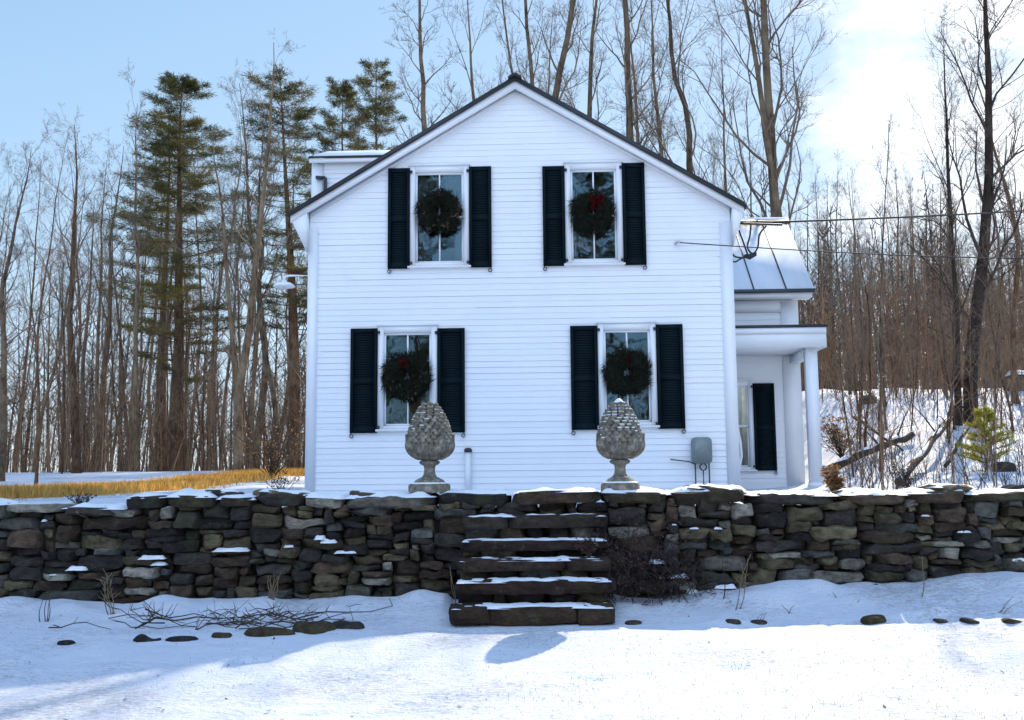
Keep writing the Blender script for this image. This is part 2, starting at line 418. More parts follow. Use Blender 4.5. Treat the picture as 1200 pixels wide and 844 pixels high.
def window(x0, x1, z0, z1, y=0.0, curtain=False, base=None):
    cz = .095
    mb = MB()
    mb.box(x0-cz, x0+.004, y-.05, y+.02, z0-.05, z1+.11); mb.box(x1-.004, x1+cz, y-.05, y+.02, z0-.05, z1+.11)
    mb.box(x0+.004, x1-.004, y-.05, y+.02, z1-.004, z1+.11); mb.box(x0-cz-.02, x1+cz+.02, y-.068, y-.003, z1+.112, z1+.14)
    w = hpart('window', mb, M['trim'])
    mb = MB(); mb.box(x0-cz-.03, x1+cz+.03, y-.085, y+.02, z0-.088, z0-.052); mb.box(x0+.004, x1-.004, y-.055, y+.02, z0-.05, z0+.004); hpart('sill', mb, M['trim'], w)
    zm = (z0+z1)/2; s = .04; xm = (x0+x1)/2
    for zb, zt_, yy in ((zm-.012, z1-.004, y-.016), (z0+.004, zm+.012, y+.010)):
        mb = MB(); mb.box(x0+.004, x0+s, yy, yy+.026, zb, zt_); mb.box(x1-s, x1-.004, yy, yy+.026, zb, zt_)
        mb.box(x0+s, x1-s, yy, yy+.026, zt_-s, zt_); mb.box(x0+s, x1-s, yy, yy+.026, zb, zb+s)
        mb.box(xm-.013, xm+.013, yy+.002, yy+.024, zb+s, zt_-s); hpart('sash', mb, M['trim'], w)
        mb = MB(); mb.add([(x0+.02, yy+.013, zb+.02), (x1-.02, yy+.013, zb+.02), (x1-.02, yy+.013, zt_-.02), (x0+.02, yy+.013, zt_-.02)], [(0, 1, 2, 3)])
        hpart('pane', mb, M['glass'], w)
    if curtain:
        for sg in (-1, 1):
            mb = MB(); n, k = 14, 8; V = []
            for j in range(k+1):
                tt = j/k; zz = z1-.05-tt*(z1-z0)*.92
                wid = (.42-.30*math.sin(min(1, tt*1.7)*PI/2))*(x1-x0)+.03
                for i in range(n+1):
                    q = i/n; xx = (x0+.03+q*wid) if sg < 0 else (x1-.03-q*wid)
                    V.append((xx, y+.10+.018*math.sin(q*20+j*.3), zz))
            mb.add(V, [(j*(n+1)+i, j*(n+1)+i+1, (j+1)*(n+1)+i+1, (j+1)*(n+1)+i) for j in range(k) for i in range(n)])
            hpart('curtain', mb, M['curtain'], w, True)
    return w
def shutter(x0, x1, z0, z1, out, y=0.0, tilt=0.0):
    ya, yb = y-.068, y-.030
    st = .055; zm = z0+(z1-z0)*.49
    mb = MB()
    mb.box(x0, x0+st, ya, yb, z0, z1); mb.box(x1-st, x1, ya, yb, z0, z1)
    for a, b in ((z0, z0+.10), (zm-.045, zm+.045), (z1-.075, z1)): mb.box(x0+st, x1-st, ya+.003, yb, a, b)
    for a, b in ((z0+.10, zm-.045), (zm+.045, z1-.075)):
        n = int((b-a)/.042)
        for k in range(n):
            zc = a+(k+.5)*(b-a)/n
            mb.prism_x([(ya+.012, zc-.020), (ya+.017, zc-.024), (yb-.010, zc+.021), (yb-.015, zc+.025)], x0+st-.004, x1-st+.004)
    mb.box(x0+st-.006, x1-st+.006, yb-.003, yb+.004, z0+.05, z1-.04)
    s = hpart('shutter', mb, M['shutter'])
    # S-shaped holdback under the outer corner and two hinge pins at the window side
    xo = x0+.05 if out < 0 else x1-.05
    pts = []
    for k in range(22):
        q = k/21
        if q < .45: a = q/.45; pts.append((xo-out*.0+out*.05*math.sin(a*PI*.5), ya+.012, z0+.02-a*.07))
        else:
            a = (q-.45)/.55*PI*1.75; rr = .034*(1-.45*(q-.45)/.55)
            pts.append((xo+out*(.05-.034)+out*rr*math.cos(a), ya+.012, z0-.05-rr*math.sin(a)*1.05))
    mb = MB(); mb.tube(pts, .0085, 6); hpart('shutter_dog', mb, M['iron'], s, True)
    xi = x1 if out < 0 else x0
    for zz in (z0+.09, z1-.07): mb = MB(); mb.box(min(xi, xi-out*.045), max(xi, xi-out*.045), ya-.004, yb-.006, zz-.022, zz+.022); hpart('hinge', mb, M['iron'], s)
for k, (a, b, c, d) in WIN.items(): window(a, b, c, d, 0.0, k == 'ul')
for (x0, x1, z0, z1, o) in [(-2.15, -1.765, 5.03, 6.825, -1), (-.725, -.335, 5.03, 6.83, 1), (.56, .945, 5.035, 6.81, -1), (1.95, 2.34, 5.03, 6.84, 1),
                            (-2.785, -2.32, 2.18, 3.985, -1), (-1.28, -.81, 2.175, 3.97, 1), (1.005, 1.468, 2.195, 3.98, -1), (2.47, 2.925, 2.2, 3.985, 1)]:
    shutter(x0, x1, z0, z1, o)

# rear wing showing above the left slope
def HP(u, v, ly=0.0):       # a photograph point on a plane of the house -> house coordinates
    d = R_CAM @ np.array([(u-600)/F, -(v-422)/F, -1.0])
    n = np.array([math.sin(-YAW), math.cos(-YAW), 0]); e = np.array([math.cos(-YAW), -math.sin(-YAW), 0])
    o = np.array([0, 17.2, 0.]); c = np.array([0, 0, CAM_Z])
    t = (n@(o-c)+ly)/(n@d); p = c+d*t
    return float(e@(p-o)), float(p[2])
WY = 5.6
wx, wz = HP(369, 188, WY); wzr = HP(400, 179.5, WY+1.6)[1]
dm = MB(); siding(dm, wx, -.6, HZ, wz+.02, [], None, .112, WY); dm.box(wx, wx+.1, WY+.01, WY+3.2, HZ, wz); dm.box(wx+.11, -.6, WY+3.1, WY+3.2, HZ, wz)
wing = hpart('rear_wing', dm, M['paint'])
mb = MB(); mb.prism_x([(WY-.16, wz), (WY-.16, wz+.045), (WY+1.6, wzr), (WY+3.36, wz+.045), (WY+3.36, wz), (WY+1.6, wzr-.05)][::-1], wx-.12, -.6); hpart('wing_roof', mb, M['roof'], wing)
mb = MB(); mb.prism_x([(WY-.10, wz+.064), (WY-.08, wz+.10), (WY+1.45, wzr+.005), (WY+1.5, wzr-.022)][::-1], wx-.02, -.65); hpart('roof_snow', mb, M['snow'], wing)
mb = MB(); mb.box(wx-.06, wx+.20, WY-.05, WY-.003, HZ, wz-.02); mb.box(wx-.10, -.6, WY-.14, WY-.11, wz-.10, wz-.003); mb.box(wx-.10, -.6, WY-.105, WY-.052, wz-.035, wz-.004); hpart('wing_trim', mb, M['trim'], wing)
mb = MB(); mb.tube([(wx+.27, WY-.08, wz-.45), (wx+.27, WY-.08, HZ+.2)], .04, 8); mb.tube([(wx+.05, WY-.10, wz-.44), (wx+.27, WY-.08, wz-.45)], .04, 8); hpart('downspout', mb, M['seam'], wing, True)

# ell behind on the right with its standing seam roof
EY, EXR, EZ = 5.0, 6.13, 5.33
mb = MB(); siding(mb, XR+.03, EXR, HZ, EZ, [(4.22, 5.0, 1.57, 3.36)], None, .112, EY)
hpart('ell_siding', mb, M['paint'])
mb = MB(); mb.box(EXR-.14, EXR, EY+.0, EY+6.0, HZ, EZ+.1); mb.box(XR+.03, EXR-.15, EY+5.85, EY+6, HZ, EZ+.1)
mb.prism_x([(EY+.02, EZ+.1), (EY+5.98, EZ+.1), (EY+3, EZ+2.0)], EXR-.12, EXR-.02)
mb.box(XR+.03, EXR-.15, EY+.02, EY+5.8, HZ, HZ+.1); hpart('ell_wall', mb, M['paint'])
mb = MB(); mb.box(EXR-.36, EXR+.02, EY-.045, EY-.004, HZ, EZ-.12); hpart('corner_board', mb, M['trim'])
mb = MB(); mb.box(XR+.03, EXR+.26, EY-.36, EY-.33, EZ-.085, EZ+.03); mb.box(XR+.03, EXR+.26, EY-.33, EY-.02, EZ-.085, EZ-.06)
mb.box(XR+.03, EXR+.02, EY-.04, EY-.022, EZ-.36, EZ-.09); hpart('ell_fascia', mb, M['trim'])
ex0, ex1 = XR-.02, EXR+.30
ry, rz = EY+1.8, 7.43
mb = MB(); ez = EZ+.035
mb.prism_x([(EY-.42, ez), (EY-.42, ez+.05), (ry, rz+.05), (2*ry-EY+.42, ez+.05), (2*ry-EY+.42, ez), (ry, rz)][::-1], ex0, ex1)
ell_roof = hpart('ell_roof', mb, M['metal_roof'])
mb = MB()
for xs in (4.42, 5.12, 5.82):
    mb.bar((xs, EY-.42, ez+.06), (xs, ry, rz+.06), .026, .03); mb.bar((xs, 2*ry-EY+.42, ez+.06), (xs, ry, rz+.06), .026, .03)
mb.box(ex0, ex1+.01, EY-.445, EY-.415, ez-.03, ez+.055)
hpart('roof_seam', mb, M['seam'], ell_roof)
mb = MB(); mb.prism_x([(ry-.17, rz-.05), (ry, rz+.075), (ry+.17, rz-.05), (ry+.17, rz+.0), (ry, rz+.13), (ry-.17, rz+.0)][::-1], ex0, ex1+.03); hpart('ridge_cap', mb, M['roof'], ell_roof)
mb = MB(); pl = [];  xs = np.linspace(ex0+.05, ex1-.05, 30)
pl.append(([(x, ry-.05+.02*math.sin(x*5), rz+.105+.01*math.sin(x*7)) for x in xs], [.012+.035*abs(math.sin(x*2.3+.4)) for x in xs])); mb.tubes(pl, 8); hpart('ridge_snow', mb, M['snow'], ell_roof, True)
# porch in front of the ell
PY = 3.45; PX1 = 6.34
mb = MB(); mb.prism_x([(PY-.08, 4.40), (PY-.08, 4.455), (EY-.03, 4.64), (EY-.03, 4.585)][::-1], XR+.03, PX1); porch = hpart('porch_roof', mb, M['roof'])
mb = MB(); mb.box(XR+.03, PX1-.03, PY-.04, PY, 3.99, 4.395); mb.box(PX1-.06, PX1-.03, PY+.003, EY-.05, 3.99, 4.40); mb.box(XR+.03, PX1-.03, PY-.065, PY-.043, 4.28, 4.398); hpart('fascia', mb, M['trim'], porch)
mb = MB(); mb.box(XR+.03, PX1-.065, PY+.004, EY-.05, 4.005, 4.03); hpart('ceiling', mb, M['trim'], porch)
bx0, bx1 = 5.925, 6.14
mb = MB(); mb.box(bx0, bx1, PY+.303, EY-.05, 3.83, 4.002); hpart('beam', mb, M['trim'], porch)
mb = MB(); mb.box(bx0-.005, bx1+.005, PY+.08, PY+.30, HZ+.1, 4.002); mb.box(bx0-.03, bx1+.03, PY+.055, PY+.325, HZ+.1, HZ+.25); hpart('porch_post', mb, M['trim'])
mb = MB(); mb.box(XR+.03, EXR, PY, EY-.02, HZ-.1, HZ+.1); hpart('porch_floor', mb, M['trim'])
window(4.225, 4.995, 1.575, 3.355, EY)
shutter(5.09, 5.555, 1.50, 3.40, 1, EY)

HM = Matrix.Translation((0, 17.2, 0)) @ Matrix.Rotation(YAW, 4, 'Z')
def HW(x, y, z): return HM @ Vector((x, y, z))

# ------------------------------------------------------------------ things fixed to the house
def make_wreath(seed):
    r = random.Random(seed); Rm = .235
    V = []; VL = []
    for k in range(2300):
        a = r.uniform(0, 2*PI); b = r.uniform(0, 2*PI); rr = .155*math.sqrt(r.random())
        lump = 1+.10*math.sin(5*a+seed)+.09*math.sin(9*a+2*seed)+.06*math.sin(14*a); rr *= lump; c = Vector(((Rm+rr*math.cos(b))*math.cos(a), rr*math.sin(b)*.8, (Rm+rr*math.cos(b))*math.sin(a)))
        rad_ = Vector((math.cos(a), 0, math.sin(a))); tan = Vector((-math.sin(a), 0, math.cos(a)))
        d = (tan*r.uniform(.3, 1.1)+rad_*r.uniform(-.75, 1.0)+Vector((0, r.uniform(-1, .4), 0))).normalized()
        L = r.uniform(.05, .12)+(.10 if r.random() < .16 else 0); s = d.cross(Vector((r.uniform(-1, 1), r.uniform(-1, 1), r.uniform(-1, 1)))).normalized()
        for q in (-.5, 0, .5):
            dd = (d+s*q).normalized(); w = dd.cross(Vector((r.uniform(-1, 1), 1, r.uniform(-1, 1)))).normalized()*.006
            V.append([c-w, c+w, c+dd*L])
    return np.array([[tuple(p) for p in t] for t in V])
wreaths = [('ul', 514, 248, 1.0, 'evergreen wreath on the upper left window, with brown leaves and white curtain behind'),
           ('ur', 694, 249, .98, 'round evergreen wreath with large red bow on the upper right window'),
           ('ll', 476, 441, 1.07, 'shaggy evergreen wreath with small dark bow on the lower left window'),
           ('lr', 735, 436, 1.02, 'evergreen wreath on the lower right window beside the grey meter box')]
wm = [make_wreath(1), make_wreath(2), make_wreath(3), make_wreath(4)]
for i, (k, u, v, s, lab) in enumerate(wreaths):
    x, z = HP(u, v, -.12)
    w = empty('wreath', HW(x, -.135, z), lab, 'wreath', 'christmas wreaths on the front windows', YAW)
    mb = MB(); mb.blades(wm[i]*s); fo = mb.build('greenery', M['needle'], w); fo.rotation_euler = (0, [0, 1.1, 2.5, 4.0][i], 0)
    mb = MB(); an = np.linspace(0, 2*PI, 25); mb.tube([(.235*s*math.cos(a), 0, .235*s*math.sin(a)) for a in an], .085*s, 8); mb.build('hoop', M['needle'], w, True)
    # ribbon bow
    bs = [.35, 1.1, .75, .4][i]; mb = MB(); cx, cz = [(.02, .25), (.07, .20), (-.02, .24), (.03, .22)][i]
    for sg in (-1, 1):
        V = []; n = 12
        for q in range(n+1):
            a = q/n*2*PI
            for ww in (-.5, .5):
                V.append((cx+sg*bs*(.055-.055*math.cos(a)), -.13-.02*math.sin(a/2), cz+bs*.045*math.sin(a)+ww*bs*.05*(.4+.6*math.sin(a/2))))
        mb.add(V, [(2*q, 2*q+1, 2*q+3, 2*q+2) for q in range(n)])
        mb.add([(cx, -.125, cz), (cx+sg*bs*.035, -.13, cz-.02), (cx+sg*bs*.11, -.12, cz-bs*.16), (cx+sg*bs*.05, -.12, cz-bs*.17)], [(0, 1, 2, 3)])
    mb.box(cx-.02*bs, cx+.02*bs, -.155, -.115, cz-.02*bs, cz+.02*bs)
    mb.build('bow', M['bow'], w)
    if i in (0, 2):
        mb = MB(); r = random.Random(i); V = []
        for q in range(26):
            a = r.uniform(PI*1.05, PI*2.1); rr = r.uniform(.2, .37)
            c = Vector((rr*math.cos(a), -.09, rr*math.sin(a))); d = Vector((r.uniform(-1, 1), -.3, r.uniform(-1, 1))).normalized(); s2 = d.cross(Vector((0, 1, .2))).normalized()*.018
            V.append([c, c+d*.05+s2, c+d*.1, c+d*.05-s2])
        mb.blades(np.array([[tuple(p) for p in t] for t in V])); mb.build('dry_leaf', M['wreath_leaf'], w)
    mb = MB(); mb.tube([(0, -.01, .30*s), (0, .02, .42), (0, .05, .55)], .004, 4); mb.build('hanger', M['wire'], w)

# meter
x0, z1 = HP(811, 513, -.1); x1, z0 = HP(833, 543, -.1)
xm, zm = (x0+x1)/2, (z0+z1)/2
mt = empty('utility_meter', HW(xm, -.03, HZ+.02), 'grey green utility meter box with pipes on the white siding', 'meter', rz=YAW)
zb = HZ+.02
def rbox(mb, w, d, h, r, c, n=5):
    poly = []
    for k, (cx, cz) in enumerate(((w/2-r, h/2-r), (-w/2+r, h/2-r), (-w/2+r, -h/2+r), (w/2-r, -h/2+r))):
        for q in range(n+1):
            a = PI/2*(k+q/n); poly.append((c[0]+cx+r*math.cos(a), c[2]+cz+r*math.sin(a)))
    return mb.prism(poly[::-1], c[1]-d, c[1])
mb = MB(); rbox(mb, .33, .15, .44, .07, (0, 0, zm-zb)); rbox(mb, .28, .03, .39, .06, (0, -.152, zm-zb)); mb.build('housing', M['meter'], mt)
for px in (-.11, .12):
    mb = MB(); mb.tube([(px, -.07, z0-zb+.02), (px, -.07, .06)], .012, 8); mb.build('pipe', M['wire'], mt, True)
mb = MB(); mb.tube([(.02+.055*math.cos(a), -.08, z0-zb-.06+.055*math.sin(a)) for a in np.linspace(0, 2*PI, 17)], .013, 6); mb.tube([(.02, -.08, z0-zb-.11), (.02, -.08, .10)], .01, 6); mb.build('regulator', M['wire'], mt, True)
mb = MB(); mb.tube([(-.10, -.07, z0-zb-.02), (-.2, -.06, z0-zb+.03), (-.52, -.05, z0-zb+.07)], .012, 6); mb.build('cable', M['wire'], mt, True)
mb = MB(); mb.tube([(-.5, -.07, .12), (-.1, -.07, .10), (.14, -.07, .10)], .012, 6); mb.build('pipe', M['wire'], mt, True)
# vent pipe
x, z = HP(548.5, 527, -.07)
vp = empty('vent_pipe', HW(x, -.07, HZ+.02), 'white vent pipe with black cap rising against the siding', 'pipe', rz=YAW)
mb = MB(); mb.tube([(0, 0, 0), (0, 0, z-HZ-.06)], .05, 14); mb.build('pipe', M['plastic'], vp, True)
mb = MB(); mb.lathe([(.02, -.05), (.062, -.045), (.07, -.01), (.055, .02), (.02, .03)], 14, (0, 0, z-HZ-.02)); mb.build('cap', M['iron'], vp, True)
# barn lamp on the left side wall
x, z = HP(333, 335, .25)
lp = empty('barn_lamp', HW(XL-.02, .25, z+.08), 'white saucer barn lamp on an arm at left house corner', 'lamp', rz=YAW)
dx = x-XL+.02
mb = MB(); mb.lathe([(.19, -.10), (.195, -.095), (.17, -.06), (.12, -.03), (.05, -.012), (.035, .03), (.0, .035)], 24, (dx, 0, 0)); mb.build('shade', M['trim'], lp, True)
mb = MB(); mb.tube([(dx, 0, .02), (dx, 0, .07), (dx+.03, 0, .095), (dx+.12, 0, .10), (-.0, 0, .10)], .02, 8); mb.tube([(-.012, 0, .1), (.005, 0, .1)], .05, 12); mb.build('arm', M['trim'], lp, True)
mb = MB(); mb.lathe([(.0, -.11), (.03, -.10), (.035, -.06), (.02, -.02), (0, -.015)], 12, (dx, 0, 0)); mb.build('bulb', M['ceramic'], lp, True)
# wires
p0 = HW(*[HP(792, 285, -.06)[0], -.06, HP(792, 285, -.06)[1]])
iw = empty('thin_wire', p0, 'thin grey wire running right from an insulator below the gable', 'wire')
q = at(1420, 304, 16.2)
mb = MB(); n = 24; mb.tube([(Vector((0, -.05, 0))).lerp(q-p0, i/n)+Vector((0, 0, -.10*math.sin(PI*i/n))) for i in range(n+1)], .010, 5); mb.build('strand', M['cable'], iw, True)
mb = MB(); mb.tube([(0, .05, 0), (0, 0, 0), (.03, -.05, .01), (.10, -.05, .0)], [.022, .022, .03, .012], 8); mb.build('insulator', M['ceramic'], iw, True)
p0 = HW(4.05, .15, HP(857, 262, .15)[1])
cb = empty('power_cable', p0, 'thick black power cable from the house eave to the right', 'cable')
q = at(1420, 226, 30); n = 26
mb = MB(); mb.tube([(Vector((-.05, 0, 0))).lerp(q-p0, i/n)+Vector((0, 0, -.14*math.sin(PI*i/n))) for i in range(n+1)], .020, 6); mb.build('strand', M['cable'], cb, True)
mb = MB(); mb.tube([(-.30, -.0, .0), (-.1, .0, .0), (.75, .25, .03)], .02, 8); mb.tube([(-.32, 0, 0), (-.26, 0, 0)], .04, 8); mb.build('bracket', M['iron'], cb, True)
def sp(u, v, ly): 
    a, b = HP(u, v, ly); return HW(a, ly, b)-p0
loops = [[(880, 262), (879, 275), (876, 290), (882, 297), (888, 290), (890, 275), (898, 265)], [(855, 294), (862, 301), (874, 302), (884, 300), (886, 296)], [(866, 270), (871, 284), (876, 298)], [(854, 300), (860, 307), (867, 304), (872, 301)]]
mb = MB()
for lp_ in loops:
    c = [sp(u, v, .4) for u, v in lp_]
    # smooth the polyline
    out = []
    for i in range(len(c)-1):
        a0 = c[max(0, i-1)]; a1 = c[i]; a2 = c[i+1]; a3 = c[min(len(c)-1, i+2)]
        for k in range(6):
            t_ = k/6; out.append(.5*((2*a1)+(a2-a0)*t_+(2*a0-5*a1+4*a2-a3)*t_*t_+(-a0+3*a1-3*a2+a3)*t_**3))
    out.append(c[-1]); mb.tube(out, .016, 6)
mb.tube([sp(872, 300, .4), sp(878, 301, .4), sp(886, 298, .4)], [.03, .055, .03], 8)
mb.build('drip_loop', M['cable'], cb, True)
# white hose hanging by the corner
hs = []
for u, v in [(863, 490), (865, 505), (868, 520), (869, 535), (866, 550), (864, 566)]:
    a, b = HP(u, v, .5); hs.append((a, .5, b))
b0 = HW(hs[-1][0], .5, HZ)
ho = MB(); ho.tube([HW(*p)-b0 for p in hs], .022, 8)
o = ho.build('hose', M['plastic'], None, True, loc=b0); tag(o, 'white wavy hose hanging beside the house corner at the porch', 'hose')

# ------------------------------------------------------------------ dry stone wall
def cube_template(nx, ny, nz):
    V = {}; F_ = []
    def vid(p):
        k = tuple(round(c, 5) for c in p)
        if k not in V: V[k] = len(V)
        return V[k]
    def face(ax, sg, na, nb):
        o = [i for i in range(3) if i != ax]
        for i in range(na):
            for j in range(nb):
                q = []
                for a, b in ((i, j), (i+1, j), (i+1, j+1), (i, j+1)):
                    p = [0, 0, 0]; p[ax] = sg; p[o[0]] = 2*a/na-1; p[o[1]] = 2*b/nb-1; q.append(vid(p))
                flip = (sg > 0) == (ax == 1)
                F_.append(q[::-1] if flip else q)
    n = (nx, ny, nz)
    for ax in range(3):
        o = [i for i in range(3) if i != ax]
        for sg in (-1, 1): face(ax, sg, n[o[0]], n[o[1]])
    return np.array(list(V.keys())), F_
CT = cube_template(12, 4, 6); CT_BIG = cube_template(12, 5, 4); CT_SLAB = cube_template(44, 6, 4)
nprng = np.random.RandomState(5)
def stone(mb, c, size, tone, rough=1.0, k=6.0, T=None, flat=False):
    P, F_ = T or CT
    p = P/((np.abs(P)**k).sum(1)**(1/k))[:, None]
    cj = nprng.uniform(-1, 1, (2, 2, 2, 3))*np.array([.13, .12, .24])*rough
    w = (p+1)/2; off = 0
    for i in (0, 1):
        for j in (0, 1):
            for l in (0, 1):
                wt = (w[:, 0] if i else 1-w[:, 0])*(w[:, 1] if j else 1-w[:, 1])*(w[:, 2] if l else 1-w[:, 2])
                off = off + wt[:, None]*cj[i, j, l]
    p = p+off
    s = np.array(size)/2
    q = p*s
    for _ in range(4):
        d = nprng.normal(size=3); d /= np.linalg.norm(d); fr = nprng.uniform(12, 42); ph = nprng.uniform(0, 6.3)
        q = q + nprng.normal(size=3)*.0055*rough*np.sin(q@d*fr+ph)[:, None]
    for _ in range(6):
        n_ = nprng.normal(size=3)*np.array([.9, 1.0, .7]); n_[1] = -abs(n_[1])-.25; n_ /= np.linalg.norm(n_)
        e_ = q@n_; lim = e_.max()*nprng.uniform(.72, .95) if rough > .7 else e_.max()*nprng.uniform(.86, .97)
        q = q - np.clip(e_-lim, 0, None)[:, None]*n_*.92
    if flat: q[:, 2] = np.where(P[:, 2] > .9, q[:, 2]*.6+s[2]*.4, q[:, 2])
    mb.add(q+np.array(c), F_, tone)
TB = 0
def tone():
    r = nprng.rand()+TB; v = nprng.uniform(.5, 1.6)*1.65
    if r < .42: c = (.024, .022, .021)
    elif r < .64: c = (.045, .033, .025)
    elif r < .85: c = (.062, .055, .036)
    elif r < .95: c = (.055, .058, .058)
    else: c = (.13, .128, .115)
    return (v*c[0]*1.1, v*c[1]*1.02, v*c[2]*.92)
WX0, WX1 = -11.5, 11.5
wall = empty('stone_wall', (0, WALL_Y, .1), 'long dry stone retaining wall topped with snow below the farmhouse', 'wall')
WOFF = (0, WALL_Y, .1)
def wall_top(x): return 1.155 - .012*np.clip(-x-2.5, 0, 3)*1.3 - .012*np.clip(x-2.5, 0, 4) + .015*math.sin(x*1.7)
mb = MB(); led = MB()
res = .02; ncell = int((WX1-WX0)/res); hm = np.zeros(ncell)
for i in range(ncell):
    hm[i] = gz(WX0+i*res, WALL_Y-.05)-.12
top = np.array([wall_top(WX0+i*res) for i in range(ncell)])
it = 0
ledge = []
while it < 9000:
    it += 1
    d = top-hm
    open_ = d > .035
    if not open_.any(): break
    lo = int(np.argmin(np.where(open_, hm, 9)))
    a = lo
    while a > 0 and abs(hm[a-1]-hm[lo]) < .022 and open_[a-1]: a -= 1
    b = lo+1
    while b < ncell and abs(hm[b]-hm[lo]) < .022 and open_[b]: b += 1
    run = (b-a)*res
    h = min(max(.05, nprng.choice([nprng.uniform(.04, .085), nprng.uniform(.08, .125), nprng.uniform(.12, .18)], p=[.46, .40, .14])), d[a:b].min()+.01)
    wid = nprng.uniform(1.2, 5.6)*max(h, .07)
    wid = min(max(wid, .10), .72)
    if run <= .09 or b-a < 3:
        nb = min(hm[a-1] if a > 0 else 9, hm[b] if b < ncell else 9)
        nb = min(nb, top[a:b].min())
        if nb-hm[a:b].max() > .05 and run > .05:
            h = min(.14, nb-hm[a:b].max()); w0, w1 = a, b
        else:
            hm[a:b] = max(nb, hm[a:b].max()+.02); continue
    else:
        n = max(3, int(wid/res))
        if b-a-n < 5: n = b-a if (b-a)*res < .72 else n
        w0 = a if nprng.rand() < .6 else b-n; w0 = max(a, min(w0, b-n)); w1 = w0+n
    base = hm[w0:w1].mean(); x0 = WX0+w0*res; x1 = WX0+w1*res
    y = WALL_Y+.15+nprng.uniform(-.06, .05)
    TB = .10 if x0 > 1.5 else 0
    stone(mb, ((x0+x1)/2, y, base+h/2), ((x1-x0)-.004, .30, h+.002), tone(), 1.15, nprng.uniform(5, 14))
    hm[w0:w1] = base+h
    if y < WALL_Y+.118 and nprng.rand() < .20 and base+h < 1.05: ledge.append(((x0+x1)/2, y-.13, base+h+.002, x1-x0))
hpw = mb.build('stonework', M['stone'], wall, 'sharp', off=WOFF)
mb = MB(); mb.box(WX0+.1, WX1-.1, WALL_Y+.17, WALL_Y+.50, -.2, 1.0); mb.build('core', M['core'], wall, off=WOFF)
def snow_slab(mb, x0, x1, y0, y1, z, t, seed, nx=14, ny=7, cut=.25, zfun=None):
    xs = np.linspace(-1, 1, nx); ys = np.linspace(-1, 1, ny); Xg, Yg = np.meshgrid(xs, ys)
    r = np.random.RandomState(seed)
    ex = 1-np.abs(Xg)**6; ey = 1-np.abs(Yg)**6
    nz_ = vnoise(Xg*2.5*(x1-x0)/.3, Yg*2.5, seed, 3, 1.3)
    hgt = t*np.clip(ex*ey, 0, 1)**.5*np.clip(1+.55*nz_, .12, 2)
    px = (x0+x1)/2+Xg*(x1-x0)/2; py = (y0+y1)/2+Yg*(y1-y0)/2
    py = py + np.where(Yg < -.5, .03*vnoise(Xg*6, Yg, seed+1, 2, 1.0), 0)
    zz = z+hgt-.004
    idx = np.arange(nx*ny).reshape(ny, nx)
    mb.add(np.stack([px, py, zz], -1), list(np.stack([idx[:-1, :-1], idx[:-1, 1:], idx[1:, 1:], idx[1:, :-1]], -1).reshape(-1, 4)))
# flat cap stones, each with its own snow
x = WX0; k = 0
while x < WX1-.1:
    w = nprng.uniform(.38, .95); w = min(w, WX1-x)
    zt = float(wall_top(x+w/2)) - .02 + nprng.uniform(-.022, .018)*(not -1.7 < x+w/2 < 1.9); h = nprng.uniform(.07, .125)
    cy = WALL_Y+.27+nprng.uniform(-.03, .03); dep = .62
    inst = .0
    if -.62 < x+w/2 < .95: h = .13
    cap = MB(); stone(cap, (0, 0, h/2), (w-.012, dep, h), tone(), .55, 9, CT_BIG)
    c = cap.build('cap_stone', M['stone'], wall, 'sharp'); c.location = (x+w/2, cy-WALL_Y, zt-.1)
    c.rotation_euler = (nprng.normal()*.02, nprng.normal()*.022, nprng.normal()*.03)
    r = nprng.rand()
    if r < .95:
        sn = MB(); f0 = nprng.uniform(.30, .5) if r < .5 else nprng.uniform(.0, .3)
        snow_slab(sn, -w/2+.01, w/2-.0, -dep/2+.02+ (0 if r < .72 else f0*.4), dep/2, h-.014, nprng.uniform(.028, .05), k+100, 16, 9)
        sn.build('snow', M['snow'], c, True)
    x += w; k += 1
# loose extra caps lying on top
for (u, w, h, dz) in [(262, .36, .05, .115), (335, .62, .05, .10), (440, .5, .05, .10), (832, .55, .06, .11), (1010, .5, .05, .09), (1110, .55, .07, .10)]:
    px = at(u, 575, 10.4).x; cap = MB(); stone(cap, (0, 0, h/2), (w, .4, h), tone(), .9, 6, CT_BIG)
    c = cap.build('cap_stone', M['stone'], wall, 'sharp'); c.location = (px, .22, float(wall_top(px))-.03+dz-.1); c.rotation_euler = (0, nprng.normal()*.06, nprng.normal()*.15)
    sn = MB(); snow_slab(sn, -w/2+.05, w/2-.03, -.15, .2, h-.01, .028, int(u), 12, 7); sn.build('snow', M['snow'], c, True)
mb = MB()
for i, (lx, ly, lz, lw) in enumerate(ledge):
    ww = lw*nprng.uniform(.25, .7); o_ = nprng.uniform(-.2, .2)*lw
    snow_slab(mb, lx-ww/2+o_, lx+ww/2+o_, ly-.025, ly+.06, lz-.004, nprng.uniform(.012, .022), i+900, 9, 4)
# the larger drift caught on the wall left of the steps
for k, (u, v, w) in enumerate([(385, 636, .16), (405, 648, .22), (270, 646, .36), (375, 632, .1), (90, 668, .2), (178, 655, .25), (186, 662, .14), (795, 677, .2), (850, 689, .22), (812, 695, .12), (770, 660, .16)]):
    p = at(u, v, WALL_Y-.03); snow_slab(mb, p.x-w/2, p.x+w/2, WALL_Y-.07, WALL_Y+.06, p.z, .03, k+1200, 12, 5)
mb.build('ledge_snow', M['snow'], wall, True, off=WOFF)

